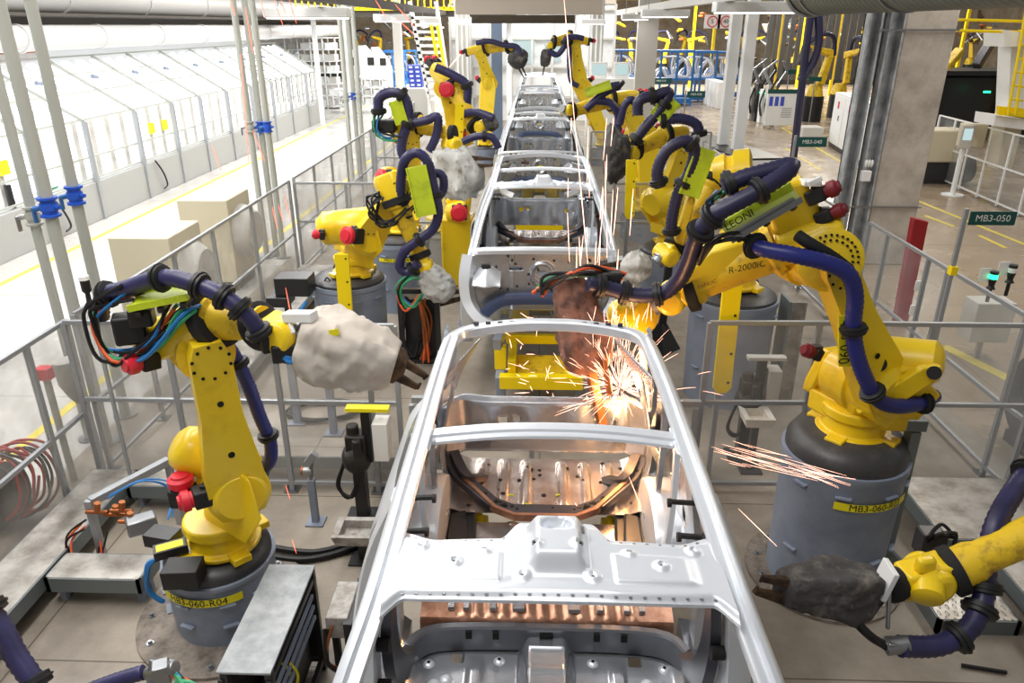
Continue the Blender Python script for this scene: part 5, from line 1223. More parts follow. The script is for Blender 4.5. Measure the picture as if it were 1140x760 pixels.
# valve manifold beside left walkway
t=thing('valve_manifold','pneumatic valve manifold on an aluminium frame inside the walkway at left','valve unit',tuple(G(140,585)))
c=V((-3.0,4.5,0))
b=MB(); b.b2(c.x-.25,c.x-.2,c.y-.1,c.y-.05,0,.62); b.bar((c.x-.22,c.y-.07,.6),(c.x+.1,c.y+.5,.6),.06,.06); b.b2(c.x+.07,c.x+.12,c.y+.47,c.y+.52,0,.62); b.build('frame','alu',t,bevel=.004)
b=MB()
for k,(dx,dy,z) in enumerate(((-.15,-.02,.55),(-.05,.02,.5),(.02,.0,.55),(.1,-.06,.5))): b.cyl((c.x+dx,c.y+dy-.1,z),(c.x+dx+.02,c.y+dy-.1,z+.08),.022,seg=14); b.cyl((c.x+dx-.08,c.y+dy-.1,z),(c.x+dx+.08,c.y+dy-.1,z),.016,seg=10)
b.build('valve','copper',t); 
b=MB(); b.box((c.x+.2,c.y-.18,.5),(.2,.12,.12),rot2(.6)); b.build('regulator','steel',t,bevel=.015)
cables(t,[V((c.x-.1,c.y,.62)),V((c.x+.1,c.y+.1,.7)),V((c.x+.3,c.y+.1,.6)),V((c.x+.35,c.y-.1,.5))],3,.006,.03,('cable_b',),seed=60)
cables(t,[V((c.x-.3,c.y-.05,.4)),V((c.x-.42,c.y-.1,.3)),V((c.x-.38,c.y-.2,.12)),V((c.x-.2,c.y-.18,.1)),V((c.x-.2,c.y-.05,.3))],4,.008,.04,('cable_k','cable_o'),seed=61)
cables(t,[W(178,622,3.75),W(165,630,3.7),W(166,655,3.7),W(180,670,3.72)],2,.014,.01,('cable_b',),seed=62)
# hose cart outside left fence
c=G(20,640)+V((-.55,.6,0)); t=thing('hose_reel_cart','dark cart wound with red and black hoses outside the left fence','hose cart',tuple(c))
b=MB(); b.b2(c.x-.25,c.x+.2,c.y-.2,c.y+.2,.08,.5); b.build('body','blacks',t,bevel=.03)
b=MB(); b.bar(c+V((-.1,0,.4)),c+V((-.2,.2,1.15)),.12,.08); b.build('mast','blacks',t,bevel=.01)
b=MB(); b.box(c+V((-.02,-.28,.78)),(.22,.01,.2),Matrix.Rotation(.3,3,'Y')); b.build('paper_sheet','cab_grey',t)
for k in range(14):
    b=MB(); rr=.26+.03*math.sin(k*3); cc=c+V((.05+.015*k,-.1+.02*k,.38)); b.tube([cc+V((math.cos(a)*rr,math.sin(a)*.08+rnd.uniform(-.03,.03),math.sin(a)*rr)) for a in [j*.6+k for j in range(9)]],.013,6); b.build('hose_loop','dred' if k%3 else 'cable_k',t)
# bell shaped machine boxes (white cabinets) beyond the left fence
for i,(pa,lab) in enumerate((((200,330),'beige topped cabinet with round fan housing behind the left fence, nearer one'),((258,290),'beige topped cabinet with round fan housing behind the left fence, farther one'))):
    b0=[V((-4.75,9.1,0)),V((-4.85,11.2,0))][i]; t=thing('fan_cabinet',lab,'cabinet',tuple(b0),'cabinets with fans behind the left fence')
    b=MB(); b.b2(b0.x-.45,b0.x+.3,b0.y-.45,b0.y+.45,.15,1.42); b.build('housing','beige',t,bevel=.015)
    b=MB(); b.b2(b0.x-.4,b0.x+.25,b0.y-.4,b0.y+.4,0,.15); b.build('plinth','blacks',t)
    b=MB(); b.lathe((b0.x+.3,b0.y,.85),(b0.x+.52,b0.y,.85),[(0,.42),(.4,.40),(1,.30)],28); b.build('fan_housing','cab_grey',t,ang=40)
    b=MB(); 
    for k in range(4): b.tube([(b0.x+.5,b0.y+math.cos(a)*(.3-.06*k),.85+math.sin(a)*(.3-.06*k)) for a in [j*PI/6 for j in range(13)]],.012,6)
    b.build('fan_guard','black',t)
# small red gauge + jug near the left pipes
c=W(50,415,5.6); b=MB(); b.cyl(V((c.x,c.y,0)),V((c.x,c.y,c.z)),.03,seg=10); b.box(c,(.12,.1,.1),None,1); b.lathe(c+V((.2,0,.12)),c+V((.22,0,-.28)),[(0,.1),(.5,.1),(.85,.05),(1,.015)],16,mi=2); tag(b.build('pressure_gauge',['pipe_grey','red','cab_grey']),'red gauge and pale filter jug on a pipe outside the left fence','gauge')
# stack light on fence post by R04
c=W(97,325,5.3); b=MB(); b.bar((c.x,c.y,0),(c.x,c.y,c.z-.12),.025,.025,mi=2); b.lathe(V((c.x,c.y,c.z-.12)),V((c.x,c.y,c.z+.1)),[(0,.05),(.2,.02),(.5,.018),(.6,.035),(1,.035)],14); b.lathe(V((c.x,c.y,c.z+.1)),V((c.x,c.y,c.z+.13)),[(0,.04),(1,.036)],14,mi=1); tag(b.build('signal_lamp',['black','white_plastic','alu']),'small black and white signal lamp above the fence beside the nearest left robot','lamp')

# ================================================================ sparks
rnd=random.Random(11)
def streak(b,p,d,L_,r=.0022,drop=.0):
    p=V(p); d=V(d).normalized(); q=p+d*L_+V((0,0,-drop)); m_=p.lerp(q,.5)+V((0,0,drop*.25)); b.tube([p,m_,q],lambda t: r*(.35+.65*math.sin(PI*min(.999,max(.001,t)))),5,sm=2)
so_=W(690,432,4.32); b=MB()
for i in range(300):
    th=rnd.uniform(0,2*PI); el=rnd.uniform(-.5,1.25); d=V((math.cos(th)*math.cos(el),math.sin(th)*math.cos(el)*.7,math.sin(el)))
    r0=abs(rnd.gauss(0,.2)); streak(b,so_+d*r0,d+V((0,0,rnd.uniform(-.2,.3))),rnd.uniform(.03,.2),rnd.uniform(.0007,.0014),.012)
for i in range(90):
    p=W(rnd.gauss(697,14),rnd.uniform(355,440),4.3); streak(b,p,(rnd.uniform(-.25,.25),rnd.uniform(-.2,.2),1),rnd.uniform(.04,.14),.0012)
tag(b.build('spark_burst','spark'),'dense burst of orange welding sparks inside the rear corner of the front car','sparks',kind='stuff')
b=MB()
for i in range(40):     # sparks flying off to the right in front of the right pedestal
    p=W(790+rnd.uniform(-5,60),495+rnd.uniform(-6,10),3.9); k=rnd.uniform(0,1); a=W(790+k*110,497+k*26+rnd.gauss(0,5),3.85); streak(b,a,W(940,542+rnd.gauss(0,10),3.85)-W(790,495,3.85),rnd.uniform(.1,.42),.0009)
for a_,c_ in (((822,566),(865,608)),((700,530),(712,560)),((640,560),(652,575))): streak(b,W(*a_,3.8),W(*c_,3.8)-W(*a_,3.8),(W(*c_,3.8)-W(*a_,3.8)).length,.0016)
tag(b.build('spark_spray','spark'),'thin fan of sparks flying right toward the labelled right pedestal','sparks',kind='stuff')
b=MB()
for i in range(26):
    px=rnd.uniform(628,690); py=rnd.uniform(120,320); a=W(px,py,5.2); streak(b,a,(rnd.uniform(-.06,.1),0,-1),rnd.uniform(.1,.42),.0022)
for (x0_,y0_,x1_,y1_) in ((628,0,640,140),(640,140,655,300),(688,208,683,262),(705,210,701,262),(513,60,500,75)): a=W(x0_,y0_,5.2); c=W(x1_,y1_,5.2); streak(b,a,c-a,(c-a).length,.0026)
for i in range(60):
    a=W(rnd.uniform(560,690),rnd.uniform(352,470),4.5); streak(b,a,(rnd.uniform(-1,.2),rnd.uniform(-.4,.4),rnd.uniform(-.2,.8)),rnd.uniform(.03,.12),.0016)
tag(b.build('falling_sparks','spark'),'scattered sparks falling between the second car and the brown gun cover','sparks',kind='stuff')
b=MB()
for (x0_,y0_,x1_,y1_) in ((236,162,246,190),(303,230,309,255),(310,228,315,246),(316,216,323,244),(318,320,324,352),(318,540,323,556),(325,600,330,616),(330,680,336,692),(418,0,429,18),(440,5,462,30),(441,20,465,42),(268,60,277,182),(273,8,282,60),(256,0,262,18),(281,145,295,180),(305,0,315,28),(290,0,296,20),(322,0,330,26),(313,0,318,16)):
    a=W(x0_,y0_,3.9); c=W(x1_,y1_,3.9); streak(b,a,c-a,(c-a).length,.0022)
tag(b.build('stray_sparks','spark_faint'),'a few stray red sparks falling over the left aisle and nearest left robot','sparks',kind='stuff')

# ================================================================ overhead and background
def ceiling_light(lab,px,py,Y,w,d=.35):
    c=W(px,py,Y); t=thing('ceiling_light',lab,'ceiling light',(c.x,c.y,c.z),'light fixtures hanging over the line')
    b=MB(); b.b2(c.x-w/2,c.x+w/2,Y-d/2,Y+d/2,c.z,c.z+.16); b.build('housing','white_paint',t,bevel=.02)
    b=MB(); b.b2(c.x-w/2+.04,c.x+w/2-.04,Y-d/2+.03,Y+d/2-.03,c.z-.012,c.z); b.build('diffuser','lamp',t,smooth=False)
    for s in (-.35,.35): b=MB(); b.cyl((c.x+s*w,Y,c.z+.16),(c.x+s*w,Y,c.z+1.6),.008,seg=6); b.build('hanging_rod','steel',t)
for a in (('ceiling light at top left above the riser pipes',343,20,13,1.35),('ceiling light second from left, above the white racks',437,24,19,.85),('ceiling light third from left near the ladder',478,26,24,.55),
          ('ceiling light at top right above the column end of the duct',842,14,13,1.35),('ceiling light above the blue racks at right',740,19,19,1.1),('ceiling light above the right far columns',707,22,24,.8),('small ceiling light near the far right robot',660,27,27,.8),('small ceiling light near the far left robot',523,27,27,.8)):
    ceiling_light(*a)
# long conduit beams overhead
for a,c,lab,w_ in (((250,-2),(600,30),'dark overhead cable trunk running above the left robots',.22),((905,-4),(640,28),'pale overhead trunk running above the right robots toward the duct',.16)):
    p=W(*a,9); q=W(c[0],c[1],34); q.z=p.z+.0; b=MB(); b.bar(V((p.x,9,4.22)),V((p.x,30,4.22)),w_,.16); tag(b.build('overhead_trunk','beam_dark' if a[0]<500 else 'cab_grey'),lab,'cable trunk')
# cross beam over the line
a=W(507,16,22); c=W(671,16,22); t=thing('overhead_beam','wide beige beam crossing over the line at the top centre','beam',((a.x+c.x)/2,22,a.z))
b=MB(); b.b2(a.x,c.x,22,22.6,a.z,a.z+.75); b.build('beam_body','beam_beige',t,bevel=.01)
b=MB(); a2=W(525,26,23); c2=W(640,26,23); b.b2(a2.x,c2.x,23,23.4,a2.z,a2.z+.22); b.build('lower_flange','beam_dark',t)
b=MB(); b.b2(a.x+.2,c.x-1.2,21.95,22,a.z+.55,a.z+.64); b.build('nameplate_strip','beam_dark',t)
# yellow mezzanine railing above left
t=thing('mezzanine_railing','yellow railing along the mezzanine at the top left of the line','railing',(-6,30,4.3))
for k in range(34):
    x=-9+.24*k; b=MB(); b.b2(x,x+.05,30,30.05,4.35,5.35); b.build('baluster','yellow_sheet',t)
b=MB(); b.b2(-9.2,-.8,30,30.06,5.3,5.4); b.b2(-9.2,-.8,30,30.06,4.3,4.42); b.build('handrail','yellow_sheet',t)
b=MB(); b.b2(-10,-.8,30.1,32,4.1,4.3); b.b2(-8.9,-8.75,31.5,31.7,0,4.1,1); b.b2(-1.2,-1.0,31.5,31.7,0,4.1,1); o=b.build('mezzanine_deck',['beam_dark','white_paint']); tag(o,'dark mezzanine deck behind the yellow railing','deck')
# pillars
def pillar(lab,px,Y,w,m,top=6,grp=None,cat='column',ribs=0,base=0.):
    c=W(px,60,Y); t=thing('steel_column',lab,cat,(c.x,Y,base),grp)
    b=MB(); b.b2(c.x-w/2,c.x+w/2,Y,Y+.3,base,top); b.build('shaft',m,t)
    for k in range(ribs):
        b=MB(); x=c.x-w/2+(k+.5)*w/ribs; b.b2(x-.03,x+.03,Y-.08,Y,base,top); b.build('rib','white_paint',t)
pillar('dark blue grey column left of the far end of the line',553,27,.36,'bluegrey')
pillar('white ribbed column bundle left of the far left robot',515,28,.5,'cab_grey',ribs=3)
pillar('white ribbed column bundle right of the far right robot',663,28,.5,'cab_grey',ribs=3)
pillar('wide pale grey column behind the fifth right robot',720,24.5,.62,'cab_grey')
pillar('slim white post right of the white racks',387,34,.25,'white_paint')
pillar('pale post far behind the ladder at left',443,48,.5,'cab_grey')
# glazed white booth at the far end of the line
t=thing('glazed_booth','large white glazed booth closing the far end of the line','booth',(0,33,0))
b=MB(); b.b2(-3.6,3.2,33.4,33.5,0,4.6); b.build('back_panel','wall_pale',t)
for k in range(9):
    x=-3.6+.85*k; b=MB(); b.b2(x-.05,x+.05,33.2,33.35,0,4.6); b.build('mullion','cab_grey',t)
for z in (1.0,2.2,3.3,4.4):
    b=MB(); b.b2(-3.6,3.2,33.2,33.32,z-.04,z+.04); b.build('transom','cab_grey',t)
for k in range(8):
    x=-3.55+.85*k; b=MB(); b.b2(x,x+.75,33.26,33.28,2.25,3.25); b.build('glass_pane','pane_clear',t,smooth=False)
b=MB(); b.b2(-1.1,-.1,33.32,33.38,2.3,3.2); b.b2(.3,1.0,33.32,33.38,2.4,3.1); b.build('notice_panel','screen',t)
b=MB(); b.b2(-3.6,3.2,33.3,34.5,4.6,4.75); b.build('roof','beam_beige',t)
# white workstation beyond column: counters
c=G(690,150); t=thing('control_desk','white control desk with screens right of the fifth right robot','desk',(c.x,26,0))
a=W(655,82,26); e_=W(714,82,26); b=MB(); b.b2(a.x,e_.x,26,26.8,0,a.z-.15); b.build('counter','white_paint',t,bevel=.01)
for px,w_ in ((668,.55),(693,.5)):
    p=W(px,73,26); b=MB(); b.b2(p.x-w_/2,p.x+w_/2,26.2,26.26,a.z-.15,a.z+.35); s_=b.build('monitor','white_plastic',t,bevel=.01); b=MB(); b.b2(p.x-w_/2+.05,p.x+w_/2-.05,26.19,26.2,a.z-.05,a.z+.28); b.build('screen','screen',s_)
# ladder tower
t=thing('stair_tower','white stair tower with horizontal slats left of the line','stairs',(-3.6,29,0))
pa=W(457,20,27); pb=W(486,20,27); pc=W(478,110,27); pd=W(502,110,27)
for x_ in (pc.x,pd.x): b=MB(); b.b2(x_-.06,x_+.06,26.95,27.05,0,pc.z); b.build('leg','white_paint',t)
for u,v_ in ((pa,pc),(pb,pd)):
    b=MB(); b.bar(V((u.x,27,u.z+.5)),V((v_.x,27,v_.z)),.1,.3); b.build('stringer','white_paint',t)
for k in range(13):
    f_=k/12; l_=pa.lerp(pc,f_); r_=pb.lerp(pd,f_); b=MB(); b.bar(V((l_.x,27,l_.z)),V((r_.x,27,r_.z)),.3,.09); b.build('tread','white_paint',t)
for k,(px,px2) in enumerate(((480,492),(487,498))):
    b=MB(); b.bar(W(px,28,26),W(px2,95,26),.09,.09); b.build('yellow_post','yellow_sheet',t)
# blue crate stack
cl=['upper','lower']; n_=0
for r_ in range(5):
    for k in range(2):
        p=W(458+k*7+r_*.6,74.5+r_*4.9,35); b=MB(); b.box(p,(.30,.5,.18)); b.box(p+V((0,-.252,.0)),(.16,.01,.08),None,1); o=b.build('parts_crate',['blue_box','white_plastic'],bevel=.02); tag(o,'small blue parts crate in the stack left of the stair tower','crate','blue parts crates in the stack by the stair tower')
p=W(463,100,34); b=MB(); b.b2(p.x-.55,p.x+.6,34,35.6,0,p.z+.05); tag(b.build('crate_pallet','cab_grey',bevel=.02),'pale pallet block under the blue crates','pallet')
# pale wire containers & racks left
def mesh_rack(lab,px0,px1,pyb,pyt,Y,m='white_paint',lev=5,cols=5,name='wire_rack',grp=None,cat='rack',dep=1.0,fill=None):
    a=W(px0,pyb,Y); c=W(px1,pyt,Y); t=thing(name,lab,cat,((a.x+c.x)/2,Y,max(0,a.z)),grp); z0=max(0,a.z)
    for k in range(cols+1):
        x=a.x+(c.x-a.x)*k/cols
        for yy in (Y,Y+dep): b=MB(); b.b2(x-.03,x+.03,yy,yy+.05,z0,c.z); b.build('upright',m,t)
    for k in range(lev+1):
        z=z0+.1+(c.z-z0-.1)*k/lev; b=MB(); b.b2(a.x,c.x,Y,Y+dep,z-.03,z+.01); b.build('shelf',m,t)
    if fill:
        for k in range(lev):
            z=z0+.1+(c.z-z0-.1)*k/lev
            for j in range(cols):
                x=a.x+(c.x-a.x)*(j+.15)/cols; b=MB(); b.b2(x,x+(c.x-a.x)/cols*.7,Y+.1,Y+dep-.1,z,z+(c.z-z0)/lev*.55); b.build('stored_part',fill[(j+k)%len(fill)],t,bevel=.02)
    return t
mesh_rack('tall white rack at the far end of the bright tunnel',325,372,122,42,38,cols=4,lev=6,fill=['white_paint','cab_grey'])
mesh_rack('white wire container stack below the pale car shells',395,432,118,86,36,cols=4,lev=3,fill=['cab_grey','white_plastic'])
mesh_rack('low white wire container right of the tall rack',372,396,120,100,36,cols=3,lev=2)
# pale car body shells at left far
for i in range(2):
    c=W(404+i*14,76,42+i*3); t=thing('car_shell','pale car side shell hung '+('left' if i==0 else 'right')+' of the pair beyond the white wire containers','car shell',(c.x,c.y,0),'pale car shells beyond the wire containers')
    ol=[(-1.1,-.7),(-1.15,.1),(-.75,.9),(.2,1.15),(.9,.5),(1.15,-.1),(1.1,-.7)]
    b=MB(); b.sweep([c+V((-.2,0,0)),c+V((.2,.1,0))],[(u_*.9,v_) for u_,v_ in ol],sm=1); b.prism([c+V((u_*.8,-.1,v_)) for u_,v_ in ol],(0,.5,0)); b.build('shell','white_paint',t,bevel=.05)
    for k in range(3): b=MB(); b.b2(c.x-.6+.45*k,c.x-.25+.45*k,c.y-.13,c.y-.1,c.z+.15,c.z+.55); b.build('window_opening','ink',t,bevel=.02)
    b=MB(); b.b2(c.x-.9,c.x+.9,c.y-.1,c.y+.4,0,c.z-.68); b.build('stand','white_paint',t)
# blue racks with car side frames
def side_frame(b,c,s=.9,mi=1):
    ol=[V((-1.0,0,-.5)),V((-1.05,0,-.1)),V((-.6,0,.38)),V((.1,0,.5)),V((.7,0,.42)),V((1.0,0,.0)),V((1.05,0,-.5))]
    b.tube([c+v*s for v in ol],.06,8,mi=mi); b.tube([c+V((-.75,0,-.5))*s,c+V((-.55,0,-.15))*s,c+V((-.3,0,-.15))*s,c+V((-.1,0,-.5))*s],.07,8,mi=mi)
    b.tube([c+V((.2,0,.48))*s,c+V((.15,0,0))*s,c+V((.25,0,-.5))*s],.05,8,mi=mi); b.bar(c+V((-.1,0,-.5))*s,c+V((1.0,0,-.5))*s,.1,.1,mi=mi)
def blue_rack(lab,px,py,Y,w_=2.4,grp='blue racks holding car side frames'):
    c=W(px,py,Y); t=thing('blue_rack',lab,'rack',(c.x,Y,0),grp)
    for x in (-.5,-.17,.17,.5):
        b=MB(); b.b2(c.x+x*w_-.05,c.x+x*w_+.05,Y-.05,Y+.05,0,c.z+.75); b.build('upright','blue_paint',t)
    for z in (-.62,.72): b=MB(); b.b2(c.x-w_/2,c.x+w_/2,Y-.05,Y+1.0,c.z+z-.05,c.z+z+.05); b.build('beam','blue_paint',t)
    b=MB(); b.b2(c.x-w_/2,c.x+w_/2,Y,Y+.9,.1,.35); b.build('base_box','blue_paint',t)
    b=MB(); side_frame(b,c+V((0,.15,0)),.95,0); b.build('car_side_frame','body_white',t)
    b=MB(); side_frame(b,c+V((.2,.5,0)),.95,0); b.build('car_side_frame','body_steel',t)
for i,(px,py,Y) in enumerate(((683,72,44),(745,74,40),(772,74,42),(800,74,44))):
    blue_rack(['blue rack of car side frames behind the control desk','blue rack of car side frames between the two pale columns, left one','blue rack of car side frames left of the two white posts','blue rack of car side frames just behind the two white posts'][i],px,py,Y)
for i,(px,py,Y) in enumerate(((431,71,52),(446,69,55))):
    blue_rack(['blue rack far left, nearer the pale car shells','blue rack far left, nearer the stair tower'][i],px,py,Y,2.2,'blue racks at the far left')
# far lockers (white) by the posts
for i in range(4):
    p=G(790+i*4.0,116+i*1.5); b=MB(); b.b2(p.x-.28,p.x+.22,p.y-.3,p.y+.3,0,1.25); tag(b.build('white_locker','white_paint',bevel=.02),'narrow white locker in the row just left of the two white posts','locker','white lockers by the two white posts')
# round number signs
for i,(px,txt) in enumerate(((793,'5'),(808,'40'))):
    c=W(px,24,30); t=thing('round_sign','hanging white sign, number %s in a red ring, %s of two'%(txt,'left' if txt=='5' else 'right'),'sign',tuple(c))
    b=MB(); b.box(c,(.58,.03,.46)); p_=b.build('board','white_plastic',t)
    b=MB(); b.tube([c+V((math.cos(a)*.18,-.03,math.sin(a)*.18)) for a in [k*PI/10 for k in range(21)]],.018,6,sm=1); b.build('ring','red',p_)
    text_mesh('number',txt,.2,'ink',p_,lambda u,v: c+V((u,-.03,v)))
# far robot crowd
random.seed(21)
def mini_robot():
    t=thing('assembly_robot','','robot',(0,0,0)); 
    b=MB(); b.cyl((0,0,0),(0,0,.9),.35,seg=16); b.build('pedestal','blacks',t)
    b=MB(); b.cyl((0,0,.9),(0,0,1.3),.3,.22,seg=16); b.build('base','yellow_dirty',t)
    b=MB(); b.bar((0,-.2,1.3),(.2,-.25,2.3),.3,.2,w2=.22); b.build('upper_link','yellow_dirty',t,bevel=.03)
    b=MB(); b.bar((.35,-.2,2.35),(-.9,-.3,2.6),.28,.26,w2=.14,h2=.14); b.build('forearm','yellow_dirty',t,bevel=.03)
    b=MB(); b.bar((-.9,-.3,2.6),(-1.2,-.3,2.0),.3,.3,w2=.16,h2=.1); b.build('gripper','dark_cloth',t,bevel=.03)
    b=MB(); b.tube([(.35,-.3,2.3),(.2,-.3,2.9),(-.4,-.35,3.0),(-1,-.35,2.7)],.08,8); b.build('hose','hose_dark',t)
    return t
mr=mini_robot(); far=[]
spots=[(4.5,58,.6),(7,60,2.5),(9,57,.2),(11.5,60,2.8),(13.5,57,1.2),(16,60,2.2),(18.5,58,.4),(21,61,2.7),(24,57,1.9),(-8,62,.5),(-10.5,64,2.4),(-12.5,62,1.),(-15,66,2.6),(27,60,.3),(30,56,2.4),(6,66,1.8),(12,67,.7),(17.5,68,2.9)]
for i,(x,y,a) in enumerate(spots):
    o=mr if i==0 else copy_tree(mr); o.location=(x,y,.4); o.rotation_euler=(0,0,a); tag(o,'distant yellow assembly robot in the crowd of machines far behind the aisle','robot','distant assembly robots far behind')
for (x,y,a,s_) in ((11.8,33.5,.4,1.15),(15.0,33,2.9,1.25),(13.4,35,1.6,1.1)):
    o=copy_tree(mr); o.location=(x,y,0); o.rotation_euler=(0,0,a); o.scale=(s_,)*3
    tag(o,{11.8:'yellow robot with raised arm above the notice board at right',15.0:'yellow robot with curved arm just left of the concrete column',13.4:'yellow robot between the two near the notice board, partly hidden'}[x],'robot','robots in the cell behind the notice board')
# raised platforms the odd mini robots stand on
b=MB(); b.b2(3,31,55,70,0,.4); tag(b.build('machine_plinth','blacks'),'dark raised plinth carrying the distant robots at right','plinth')
b=MB(); b.b2(-17,-6.5,60,68,0,.4); tag(b.build('machine_plinth','blacks'),'dark raised plinth carrying the distant robots at left','plinth')
for i,(x,y,a) in enumerate(spots):
    if i%2: 
        pass
# dark machine cell, right beyond guard fence
t=thing('press_cell','dark machine cell with yellow uprights beyond the right guard fence','machine',(17,28,0))
b=MB(); b.b2(13.5,22,28,31,0,2.2); b.build('housing','blacks',t,bevel=.1)
for x in (13.8,16.2,19,21): b=MB(); b.b2(x,x+.25,27.6,27.85,0,3.0); b.build('upright','yellow',t)
b=MB(); b.b2(13.4,22,27.6,30,2.2,2.35); b.build('roof_plate','blacks',t)
for k in range(8): b=MB(); x=14+k*1.0; b.bar((x,27.5,2.5),(x+.6,28,3.0+.3*(k%3)),.3,.25); b.build('jig_arm','body_dark' if k%2 else 'yellow_dirty',t,bevel=.04)
for x in (15.4,18.1): b=MB(); b.box((x,27.2,1.7),(.22,.05,.06)); b.build('green_light','green_led',t)
# overhead gantry yellow bars far right and centre, suspended conveyor
for i,(y,z,x0_,x1_,lab) in enumerate(((46,5.1,3,30,'yellow overhead gantry beam above the blue racks'),(52,5.8,3,34,'second yellow overhead gantry beam farther back at right'),(40,4.9,12,34,'yellow overhead gantry beam right of the column'))):
    t=thing('gantry_beam',lab,'gantry',((x0_+x1_)/2,y,z)); b=MB(); b.b2(x0_,x1_,y,y+.2,z,z+.3); b.build('beam','yellow',t)
    for k in range(int((x1_-x0_)/7)+1): b=MB(); b.b2(x0_+7*k,x0_+7*k+.15,y,y+.15,0,z); b.build('leg','yellow',t)
random.seed(31)
t=thing('part_conveyor','crowded overhead conveyor of brown and grey parts far behind the right aisle','conveyor',(14,53,3))
for k in range(96):
    x=4+random.random()*26; z=2.3+random.random()*2.9; b=MB(); b.bar((x,53,z),(x+random.uniform(-.6,.6),53.4,z+random.uniform(-.5,.6)),.35,.12,w2=.1); b.build('hanging_part',random.choice(('copper','body_dark','steel','yellow_dirty','burnt','white_paint','yellow_dirty','steel')),t,bevel=.03)
b=MB(); b.b2(4,30,53.1,53.25,5.3,5.45); b.build('track','beam_dark',t)
t=thing('part_conveyor','overhead conveyor of grey parts far behind the left wire racks','conveyor',(-12,58,3))
for k in range(34):
    x=-20+random.random()*16; z=2.4+random.random()*2.2; b=MB(); b.bar((x,58,z),(x+random.uniform(-.6,.6),58.4,z+random.uniform(-.5,.6)),.35,.12,w2=.1); b.build('hanging_part',random.choice(('copper','body_dark','steel','steel','white_paint')),t,bevel=.03)
b=MB(); b.b2(-20,-4,58.1,58.25,4.6,4.75); b.build('track','beam_dark',t)
# grey vertical strip curtain behind the cell at right
t=thing('strip_curtain','tall grey strip curtain hanging behind the robots left of the column','curtain',(15,38,0))
for k in range(24): b=MB(); x=10.8+k*.34; b.b2(x,x+.22,38,38.05,1.4,5.4); b.build('strip','steel',t)
b=MB(); b.b2(10.7,19,38,38.1,5.4,5.5); b.build('rail','alu',t)
# bodyshop hoses thick black cable by column
b=MB(); p=W(920,95,24); b.tube([W(890,130,24)+V((0,0,-1.2)),W(905,0,24),W(912,40,24),W(905,70,24),W(890,90,24)],.12,8); tag(b.build('cable_drop','hose_dark'),'thick dark cable bundle dropping behind the notice board','cable')

# ---- extra equipment around the pedestals and in the far cell
c=G(470,405); t=thing('hose_cabinet','dark open stand with orange and black hoses below the small silver gun cover','stand',tuple(c))
b=MB(); b.b2(c.x-.28,c.x+.28,c.y,c.y+.3,0,.05); b.b2(c.x-.26,c.x-.2,c.y,c.y+.06,0,.95); b.b2(c.x+.18,c.x+.24,c.y,c.y+.06,0,.95); b.b2(c.x-.26,c.x+.24,c.y,c.y+.06,.9,.96); b.b2(c.x-.2,c.x+.18,c.y+.1,c.y+.28,0.05,.8); b.build('frame','blacks',t,bevel=.005)
cables(t,[V((c.x+.05,c.y-.02,.9)),V((c.x+.08,c.y-.04,.5)),V((c.x+.05,c.y-.04,.1))],7,.014,.06,('copper','cable_o','copper'),seed=71)
cables(t,[V((c.x-.12,c.y-.02,.85)),V((c.x-.2,c.y-.06,.4)),V((c.x-.1,c.y-.06,.15)),V((c.x+.0,c.y-.03,.35))],4,.016,.03,('cable_k',),seed=72)
c=G(735,388); t=thing('tripod_stand','black stand on a wide triangular foot between the front car and the second right pedestal','stand',tuple(c))
b=MB(); b.lathe(c,c+V((0,0,.35)),[(0,.26),(.1,.24),(1,.06)],4); b.bar(c+V((0,0,.3)),c+V((.02,0,1.25)),.09,.08); b.build('post','black',t,bevel=.006)
b=MB(); b.box(c+V((.02,0,1.3)),(.18,.14,.16)); b.build('head','blacks',t,bevel=.015)
c=V((-2.95,8.2,0)); t=thing('valve_unit','black valve unit with grey brackets left of the second left pedestal','valve unit',tuple(c))
b=MB(); b.b2(c.x-.05,c.x+.35,c.y-.15,c.y+.15,.9,1.12); b.b2(c.x-.15,c.x+.1,c.y-.2,c.y+.1,.78,.9); b.b2(c.x,c.x+.06,c.y-.05,c.y+.05,0,.8); b.build('body','blacks',t,bevel=.01)
cables(t,[V((c.x-.1,c.y-.1,.85)),V((c.x-.3,c.y-.05,.6)),V((c.x-.4,c.y,.3)),V((c.x-.5,c.y+.1,.05))],5,.02,.06,('cable_k','steel','cable_k'),seed=73)
cables(t,[V((c.x+.3,c.y-.15,.85)),V((c.x+.2,c.y-.3,.6)),V((c.x+.3,c.y-.35,.3)),V((c.x+.45,c.y-.3,.1))],2,.018,.01,('cable_b',),seed=74)
c=V((2.66,7.5,0)); t=thing('cable_ladder','perforated grey cable ladder on the right side of the second right pedestal','cable ladder',tuple(c))
b=MB(); b.b2(c.x,c.x+.03,c.y-.15,c.y+.15,0,1.15); b.build('side_rail','rim_grey',t)
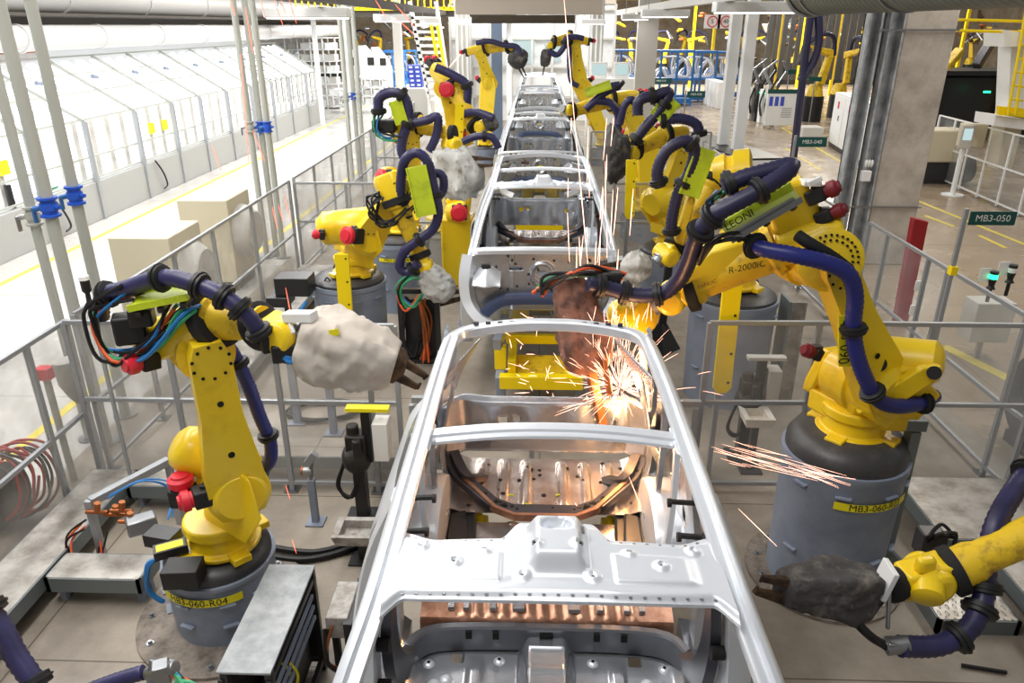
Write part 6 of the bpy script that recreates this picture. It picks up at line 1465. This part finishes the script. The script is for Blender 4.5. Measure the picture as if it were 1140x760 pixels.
b=MB(); b.b2(c.x+.13,c.x+.18,c.y-.16,c.y-.13,0,1.15); b.b2(c.x+.03,c.x+.14,c.y-.155,c.y-.14,0,1.15); b.build('perforated_plate','plate',t)
for i in range(7):
    p=G(824+i*5.6,130+i*1.6); k=i%3
    t=thing('gun_rack',['slim dark welding gun rack with green light, left of the notice board','slim white welding gun rack with green light, left of the notice board','slim grey welding gun rack, left of the notice board'][k],'rack',tuple(p),'welding gun racks left of the notice board, '+('dark ones','white ones','grey ones')[k])
    b=MB(); b.b2(p.x-.12,p.x+.12,p.y-.2,p.y+.2,0,1.35+.2*(i%2)); b.build('column',('blacks','white_paint','cab_grey')[k],t,bevel=.02)
    b=MB(); b.bar(p+V((0,-.1,1.5)),p+V((.35*(-1)**i,-.1,2.1)),.12,.1); b.bar(p+V((.35*(-1)**i,-.1,2.1)),p+V((.15,-.1,2.5)),.08,.08); b.build('gun_arm',('steel','blacks','alu')[k],t,bevel=.01)
    b=MB(); b.tube([p+V((-.1,-.25,.3)),p+V((-.2,-.3,.8)),p+V((-.05,-.25,1.3)),p+V((.2,-.2,1.8))],.04,6); b.build('hose','cable_k',t)
    if k<2: b=MB(); b.box(p+V((0,-.21,1.2)),(.14,.02,.06)); b.build('green_light','green_led',t)
c=G(915,152); 
b=MB(); b.b2(9.1,9.8,26.4,27.1,0,.6); tag(b.build('grey_bin','cab_grey',bevel=.03),'low grey bin between the notice board and the white electrical cabinets','bin')
c=G(1120,500); t=thing('dark_hose_reel','large black hose reel beyond the right fence at the right edge','hose reel',(4.9,6.3,0))
b=MB(); b.lathe((4.75,6.4,.5),(5.1,6.4,.5),[(0,.45),(.1,.48),(.12,.38),(.88,.38),(.9,.48),(1,.45)],28); b.build('drum','rubber',t)
b=MB(); b.b2(4.7,5.15,6.2,6.6,0,.12); b.bar((4.72,6.4,.1),(4.72,6.4,.5),.06,.06); b.bar((5.13,6.4,.1),(5.13,6.4,.5),.06,.06); b.build('stand','blacks',t)
